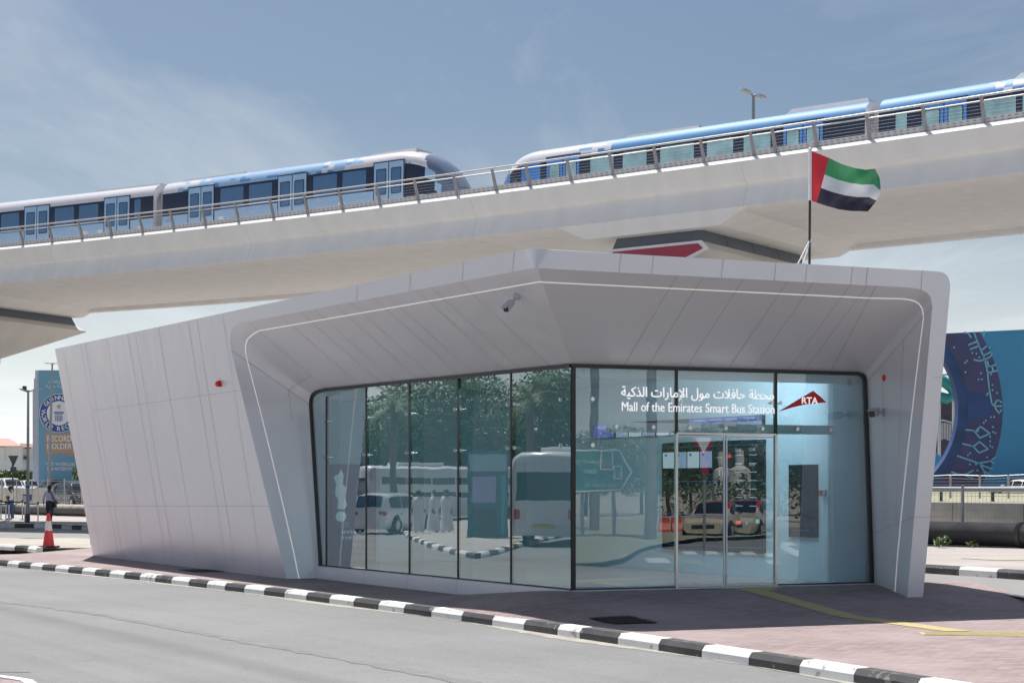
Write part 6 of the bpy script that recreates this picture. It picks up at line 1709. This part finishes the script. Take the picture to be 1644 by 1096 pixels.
palm('tall palm mirrored in the third pane from the left', vL(632, 800, 86, -.3), 6.2, 4, 'palms mirrored in the glass')
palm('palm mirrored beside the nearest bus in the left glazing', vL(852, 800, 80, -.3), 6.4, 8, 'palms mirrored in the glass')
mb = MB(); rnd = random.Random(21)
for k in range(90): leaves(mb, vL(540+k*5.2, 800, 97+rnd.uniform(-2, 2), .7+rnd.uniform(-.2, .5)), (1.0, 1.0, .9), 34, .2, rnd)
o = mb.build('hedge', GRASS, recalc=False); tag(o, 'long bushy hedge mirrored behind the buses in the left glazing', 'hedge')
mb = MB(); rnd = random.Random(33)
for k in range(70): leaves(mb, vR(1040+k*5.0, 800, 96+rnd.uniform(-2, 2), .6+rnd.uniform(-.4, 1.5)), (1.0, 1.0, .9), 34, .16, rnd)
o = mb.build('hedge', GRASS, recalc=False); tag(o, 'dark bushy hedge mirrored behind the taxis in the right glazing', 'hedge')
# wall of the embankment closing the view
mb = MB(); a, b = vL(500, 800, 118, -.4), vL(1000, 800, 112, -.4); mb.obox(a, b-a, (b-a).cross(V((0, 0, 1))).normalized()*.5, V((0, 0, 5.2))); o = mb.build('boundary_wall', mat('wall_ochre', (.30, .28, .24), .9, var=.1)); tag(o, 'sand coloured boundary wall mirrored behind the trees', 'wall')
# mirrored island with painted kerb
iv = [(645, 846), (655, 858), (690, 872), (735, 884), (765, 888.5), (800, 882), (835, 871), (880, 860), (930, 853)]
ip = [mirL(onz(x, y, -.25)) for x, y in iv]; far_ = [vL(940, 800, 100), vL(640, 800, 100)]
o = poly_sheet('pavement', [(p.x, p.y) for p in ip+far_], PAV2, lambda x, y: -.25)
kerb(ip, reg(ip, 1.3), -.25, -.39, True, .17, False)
ROBE = mat('robe_white', (.74, .72, .76), .85)
for k, (px, lb) in enumerate(((672, 'person in a white robe mirrored at left of the group of three'), (697, 'person in a white robe mirrored in the middle of the group of three'), (717, 'person in a white robe mirrored at right of the group of three'))):
    person(lb, vL(px, 846, 66+k*.6, -.25), 1.2+k*1.7, {}, dict(top=ROBE, bottom=ROBE, sleeve=0), 'white robed people mirrored in the glass', True, ROBE)
def bus(label, loc, rz, group):
    t = thing('bus', label, 'bus', loc, rz, group); BW = PAINT('bus_white', (.68, .70, .72))
    def ring(x, k=1.0):
        pr2 = [(1.24, .35), (1.26, .9), (1.26, 1.9), (1.22, 2.7), (1.10, 3.05), (.85, 3.18), (0, 3.22)]
        return [V((x, y*k, .35+(z-.35)*(1-(1-k)*.6))) for y, z in pr2]+[V((x, -y*k, .35+(z-.35)*(1-(1-k)*.6))) for y, z in reversed(pr2[:-1])]
    mb = MB(); mb.grid([ring(-5.6, .9), ring(-5.5, .97), ring(-5.3), ring(5.2), ring(5.5, .97), ring(5.65, .9)]); mb.face(ring(-5.6, .9)); mb.face(ring(5.65, .9)); mb.build('body', BW, t, 40, local=True)
    for sd in (1, -1):
        for k in range(6): mb = MB(); x = -4.8+k*1.6; mb.face([V((x, sd*1.268, 1.45)), V((x+1.5, sd*1.268, 1.45)), V((x+1.5, sd*1.235, 2.55)), V((x, sd*1.235, 2.55))]); mb.build('window', CGL, t, local=True, recalc=False)
        for x in (-3.4, 3.3): mb = MB(); mb.lathe([(.3, -.12), (.48, -.12), (.5, 0), (.48, .12), (.3, .12)], (x, sd*1.16, .5), 20, axis='Y'); mb.build('wheel', TYRE, t, 40, local=True)
        mb = MB(); mb.bbox(-5.63, -5.5, sd*.95-.1, sd*.95+.1, .9, 1.25, .03); mb.build('tail_light', TLM, t, local=True)
    mb = MB(); mb.face([V((-5.62, y, z)) for y, z in ((-1.0, 1.55), (1.0, 1.55), (.95, 2.5), (-.95, 2.5))]); mb.build('rear_window', CGL, t, local=True, recalc=False)
    mb = MB(); mb.face([V((5.67, y, z)) for y, z in ((-1.05, 1.2), (1.05, 1.2), (.98, 2.75), (-.98, 2.75))]); mb.build('windscreen', CGL, t, local=True, recalc=False)
    mb = MB(); mb.bbox(-3.5, -.5, -.7, .7, 3.2, 3.4, .06); mb.build('air_conditioner', BW, t, local=True)
    mb = MB(); mb.bbox(-5.66, -5.58, -.4, .4, .62, .74, .02); mb.build('number_plate', mat('plate_yellow', (.6, .5, .08), .5), t, local=True)
    return t
def hdgL(v): v = V(v); v = v-NL*2*v.dot(NL); return math.atan2(v.y, v.x)
def hdgR(v): v = V(v); v = v-NR*2*v.dot(NR); return math.atan2(v.y, v.x)
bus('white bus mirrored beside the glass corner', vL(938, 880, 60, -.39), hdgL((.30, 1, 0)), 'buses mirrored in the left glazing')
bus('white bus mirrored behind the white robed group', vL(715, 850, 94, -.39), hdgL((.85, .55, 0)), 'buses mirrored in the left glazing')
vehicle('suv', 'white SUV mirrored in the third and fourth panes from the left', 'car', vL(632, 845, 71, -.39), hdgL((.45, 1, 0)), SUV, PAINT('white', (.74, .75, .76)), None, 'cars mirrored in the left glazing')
# kiosk totem
kp = vL(783, 866, 60, -.25); t = thing('ticket_kiosk', 'teal and violet ticket kiosk mirrored in the fourth pane', 'kiosk', kp); kx = (vL(815, 866, 60, -.25)-kp).normalized(); ky = V((-kx.y, kx.x, 0))
mb = MB(); mb.obox(kp-kx*.75-ky*.2, kx*1.5, ky*.4, V((0, 0, 3.2))); mb.build('body', mat('kiosk_teal', (.05, .13, .17), .35), t)
mb = MB()
for s_ in (-.22, .42): mb.obox(kp-kx*.62-ky*.22, kx*1.24, ky*.44, V((0, 0, .01))); mb.obox(kp-kx*.62-ky*.22+V((0, 0, 1.3)), kx*.95, ky*.44, V((0, 0, .95))); break
mb.build('panel', mat('kiosk_violet', (.36, .32, .55), .4), t)
mb = MB(); mb.obox(kp-kx*.70-ky*.225+V((0, 0, 2.45)), kx*1.4, ky*.45, V((0, 0, .62))); mb.build('header', mat('kiosk_header', (.30, .45, .50), .3), t)
mb = MB(); mb.obox(kp-kx*.55-ky*.222+V((0, 0, .25)), kx*.85, ky*.444, V((0, 0, .85))); mb.build('lower_panel', mat('kiosk_navy', (.03, .04, .07), .3), t)
mb = MB(); mb.obox(kp+kx*.50-ky*.222+V((0, 0, .1)), kx*.14, ky*.444, V((0, 0, 2.2))); mb.build('side_strip', mat('kiosk_cyan', (.05, .35, .42), .3), t)
# right glazing: green direction sign, yield sign, taxis, silos, barriers, road paint
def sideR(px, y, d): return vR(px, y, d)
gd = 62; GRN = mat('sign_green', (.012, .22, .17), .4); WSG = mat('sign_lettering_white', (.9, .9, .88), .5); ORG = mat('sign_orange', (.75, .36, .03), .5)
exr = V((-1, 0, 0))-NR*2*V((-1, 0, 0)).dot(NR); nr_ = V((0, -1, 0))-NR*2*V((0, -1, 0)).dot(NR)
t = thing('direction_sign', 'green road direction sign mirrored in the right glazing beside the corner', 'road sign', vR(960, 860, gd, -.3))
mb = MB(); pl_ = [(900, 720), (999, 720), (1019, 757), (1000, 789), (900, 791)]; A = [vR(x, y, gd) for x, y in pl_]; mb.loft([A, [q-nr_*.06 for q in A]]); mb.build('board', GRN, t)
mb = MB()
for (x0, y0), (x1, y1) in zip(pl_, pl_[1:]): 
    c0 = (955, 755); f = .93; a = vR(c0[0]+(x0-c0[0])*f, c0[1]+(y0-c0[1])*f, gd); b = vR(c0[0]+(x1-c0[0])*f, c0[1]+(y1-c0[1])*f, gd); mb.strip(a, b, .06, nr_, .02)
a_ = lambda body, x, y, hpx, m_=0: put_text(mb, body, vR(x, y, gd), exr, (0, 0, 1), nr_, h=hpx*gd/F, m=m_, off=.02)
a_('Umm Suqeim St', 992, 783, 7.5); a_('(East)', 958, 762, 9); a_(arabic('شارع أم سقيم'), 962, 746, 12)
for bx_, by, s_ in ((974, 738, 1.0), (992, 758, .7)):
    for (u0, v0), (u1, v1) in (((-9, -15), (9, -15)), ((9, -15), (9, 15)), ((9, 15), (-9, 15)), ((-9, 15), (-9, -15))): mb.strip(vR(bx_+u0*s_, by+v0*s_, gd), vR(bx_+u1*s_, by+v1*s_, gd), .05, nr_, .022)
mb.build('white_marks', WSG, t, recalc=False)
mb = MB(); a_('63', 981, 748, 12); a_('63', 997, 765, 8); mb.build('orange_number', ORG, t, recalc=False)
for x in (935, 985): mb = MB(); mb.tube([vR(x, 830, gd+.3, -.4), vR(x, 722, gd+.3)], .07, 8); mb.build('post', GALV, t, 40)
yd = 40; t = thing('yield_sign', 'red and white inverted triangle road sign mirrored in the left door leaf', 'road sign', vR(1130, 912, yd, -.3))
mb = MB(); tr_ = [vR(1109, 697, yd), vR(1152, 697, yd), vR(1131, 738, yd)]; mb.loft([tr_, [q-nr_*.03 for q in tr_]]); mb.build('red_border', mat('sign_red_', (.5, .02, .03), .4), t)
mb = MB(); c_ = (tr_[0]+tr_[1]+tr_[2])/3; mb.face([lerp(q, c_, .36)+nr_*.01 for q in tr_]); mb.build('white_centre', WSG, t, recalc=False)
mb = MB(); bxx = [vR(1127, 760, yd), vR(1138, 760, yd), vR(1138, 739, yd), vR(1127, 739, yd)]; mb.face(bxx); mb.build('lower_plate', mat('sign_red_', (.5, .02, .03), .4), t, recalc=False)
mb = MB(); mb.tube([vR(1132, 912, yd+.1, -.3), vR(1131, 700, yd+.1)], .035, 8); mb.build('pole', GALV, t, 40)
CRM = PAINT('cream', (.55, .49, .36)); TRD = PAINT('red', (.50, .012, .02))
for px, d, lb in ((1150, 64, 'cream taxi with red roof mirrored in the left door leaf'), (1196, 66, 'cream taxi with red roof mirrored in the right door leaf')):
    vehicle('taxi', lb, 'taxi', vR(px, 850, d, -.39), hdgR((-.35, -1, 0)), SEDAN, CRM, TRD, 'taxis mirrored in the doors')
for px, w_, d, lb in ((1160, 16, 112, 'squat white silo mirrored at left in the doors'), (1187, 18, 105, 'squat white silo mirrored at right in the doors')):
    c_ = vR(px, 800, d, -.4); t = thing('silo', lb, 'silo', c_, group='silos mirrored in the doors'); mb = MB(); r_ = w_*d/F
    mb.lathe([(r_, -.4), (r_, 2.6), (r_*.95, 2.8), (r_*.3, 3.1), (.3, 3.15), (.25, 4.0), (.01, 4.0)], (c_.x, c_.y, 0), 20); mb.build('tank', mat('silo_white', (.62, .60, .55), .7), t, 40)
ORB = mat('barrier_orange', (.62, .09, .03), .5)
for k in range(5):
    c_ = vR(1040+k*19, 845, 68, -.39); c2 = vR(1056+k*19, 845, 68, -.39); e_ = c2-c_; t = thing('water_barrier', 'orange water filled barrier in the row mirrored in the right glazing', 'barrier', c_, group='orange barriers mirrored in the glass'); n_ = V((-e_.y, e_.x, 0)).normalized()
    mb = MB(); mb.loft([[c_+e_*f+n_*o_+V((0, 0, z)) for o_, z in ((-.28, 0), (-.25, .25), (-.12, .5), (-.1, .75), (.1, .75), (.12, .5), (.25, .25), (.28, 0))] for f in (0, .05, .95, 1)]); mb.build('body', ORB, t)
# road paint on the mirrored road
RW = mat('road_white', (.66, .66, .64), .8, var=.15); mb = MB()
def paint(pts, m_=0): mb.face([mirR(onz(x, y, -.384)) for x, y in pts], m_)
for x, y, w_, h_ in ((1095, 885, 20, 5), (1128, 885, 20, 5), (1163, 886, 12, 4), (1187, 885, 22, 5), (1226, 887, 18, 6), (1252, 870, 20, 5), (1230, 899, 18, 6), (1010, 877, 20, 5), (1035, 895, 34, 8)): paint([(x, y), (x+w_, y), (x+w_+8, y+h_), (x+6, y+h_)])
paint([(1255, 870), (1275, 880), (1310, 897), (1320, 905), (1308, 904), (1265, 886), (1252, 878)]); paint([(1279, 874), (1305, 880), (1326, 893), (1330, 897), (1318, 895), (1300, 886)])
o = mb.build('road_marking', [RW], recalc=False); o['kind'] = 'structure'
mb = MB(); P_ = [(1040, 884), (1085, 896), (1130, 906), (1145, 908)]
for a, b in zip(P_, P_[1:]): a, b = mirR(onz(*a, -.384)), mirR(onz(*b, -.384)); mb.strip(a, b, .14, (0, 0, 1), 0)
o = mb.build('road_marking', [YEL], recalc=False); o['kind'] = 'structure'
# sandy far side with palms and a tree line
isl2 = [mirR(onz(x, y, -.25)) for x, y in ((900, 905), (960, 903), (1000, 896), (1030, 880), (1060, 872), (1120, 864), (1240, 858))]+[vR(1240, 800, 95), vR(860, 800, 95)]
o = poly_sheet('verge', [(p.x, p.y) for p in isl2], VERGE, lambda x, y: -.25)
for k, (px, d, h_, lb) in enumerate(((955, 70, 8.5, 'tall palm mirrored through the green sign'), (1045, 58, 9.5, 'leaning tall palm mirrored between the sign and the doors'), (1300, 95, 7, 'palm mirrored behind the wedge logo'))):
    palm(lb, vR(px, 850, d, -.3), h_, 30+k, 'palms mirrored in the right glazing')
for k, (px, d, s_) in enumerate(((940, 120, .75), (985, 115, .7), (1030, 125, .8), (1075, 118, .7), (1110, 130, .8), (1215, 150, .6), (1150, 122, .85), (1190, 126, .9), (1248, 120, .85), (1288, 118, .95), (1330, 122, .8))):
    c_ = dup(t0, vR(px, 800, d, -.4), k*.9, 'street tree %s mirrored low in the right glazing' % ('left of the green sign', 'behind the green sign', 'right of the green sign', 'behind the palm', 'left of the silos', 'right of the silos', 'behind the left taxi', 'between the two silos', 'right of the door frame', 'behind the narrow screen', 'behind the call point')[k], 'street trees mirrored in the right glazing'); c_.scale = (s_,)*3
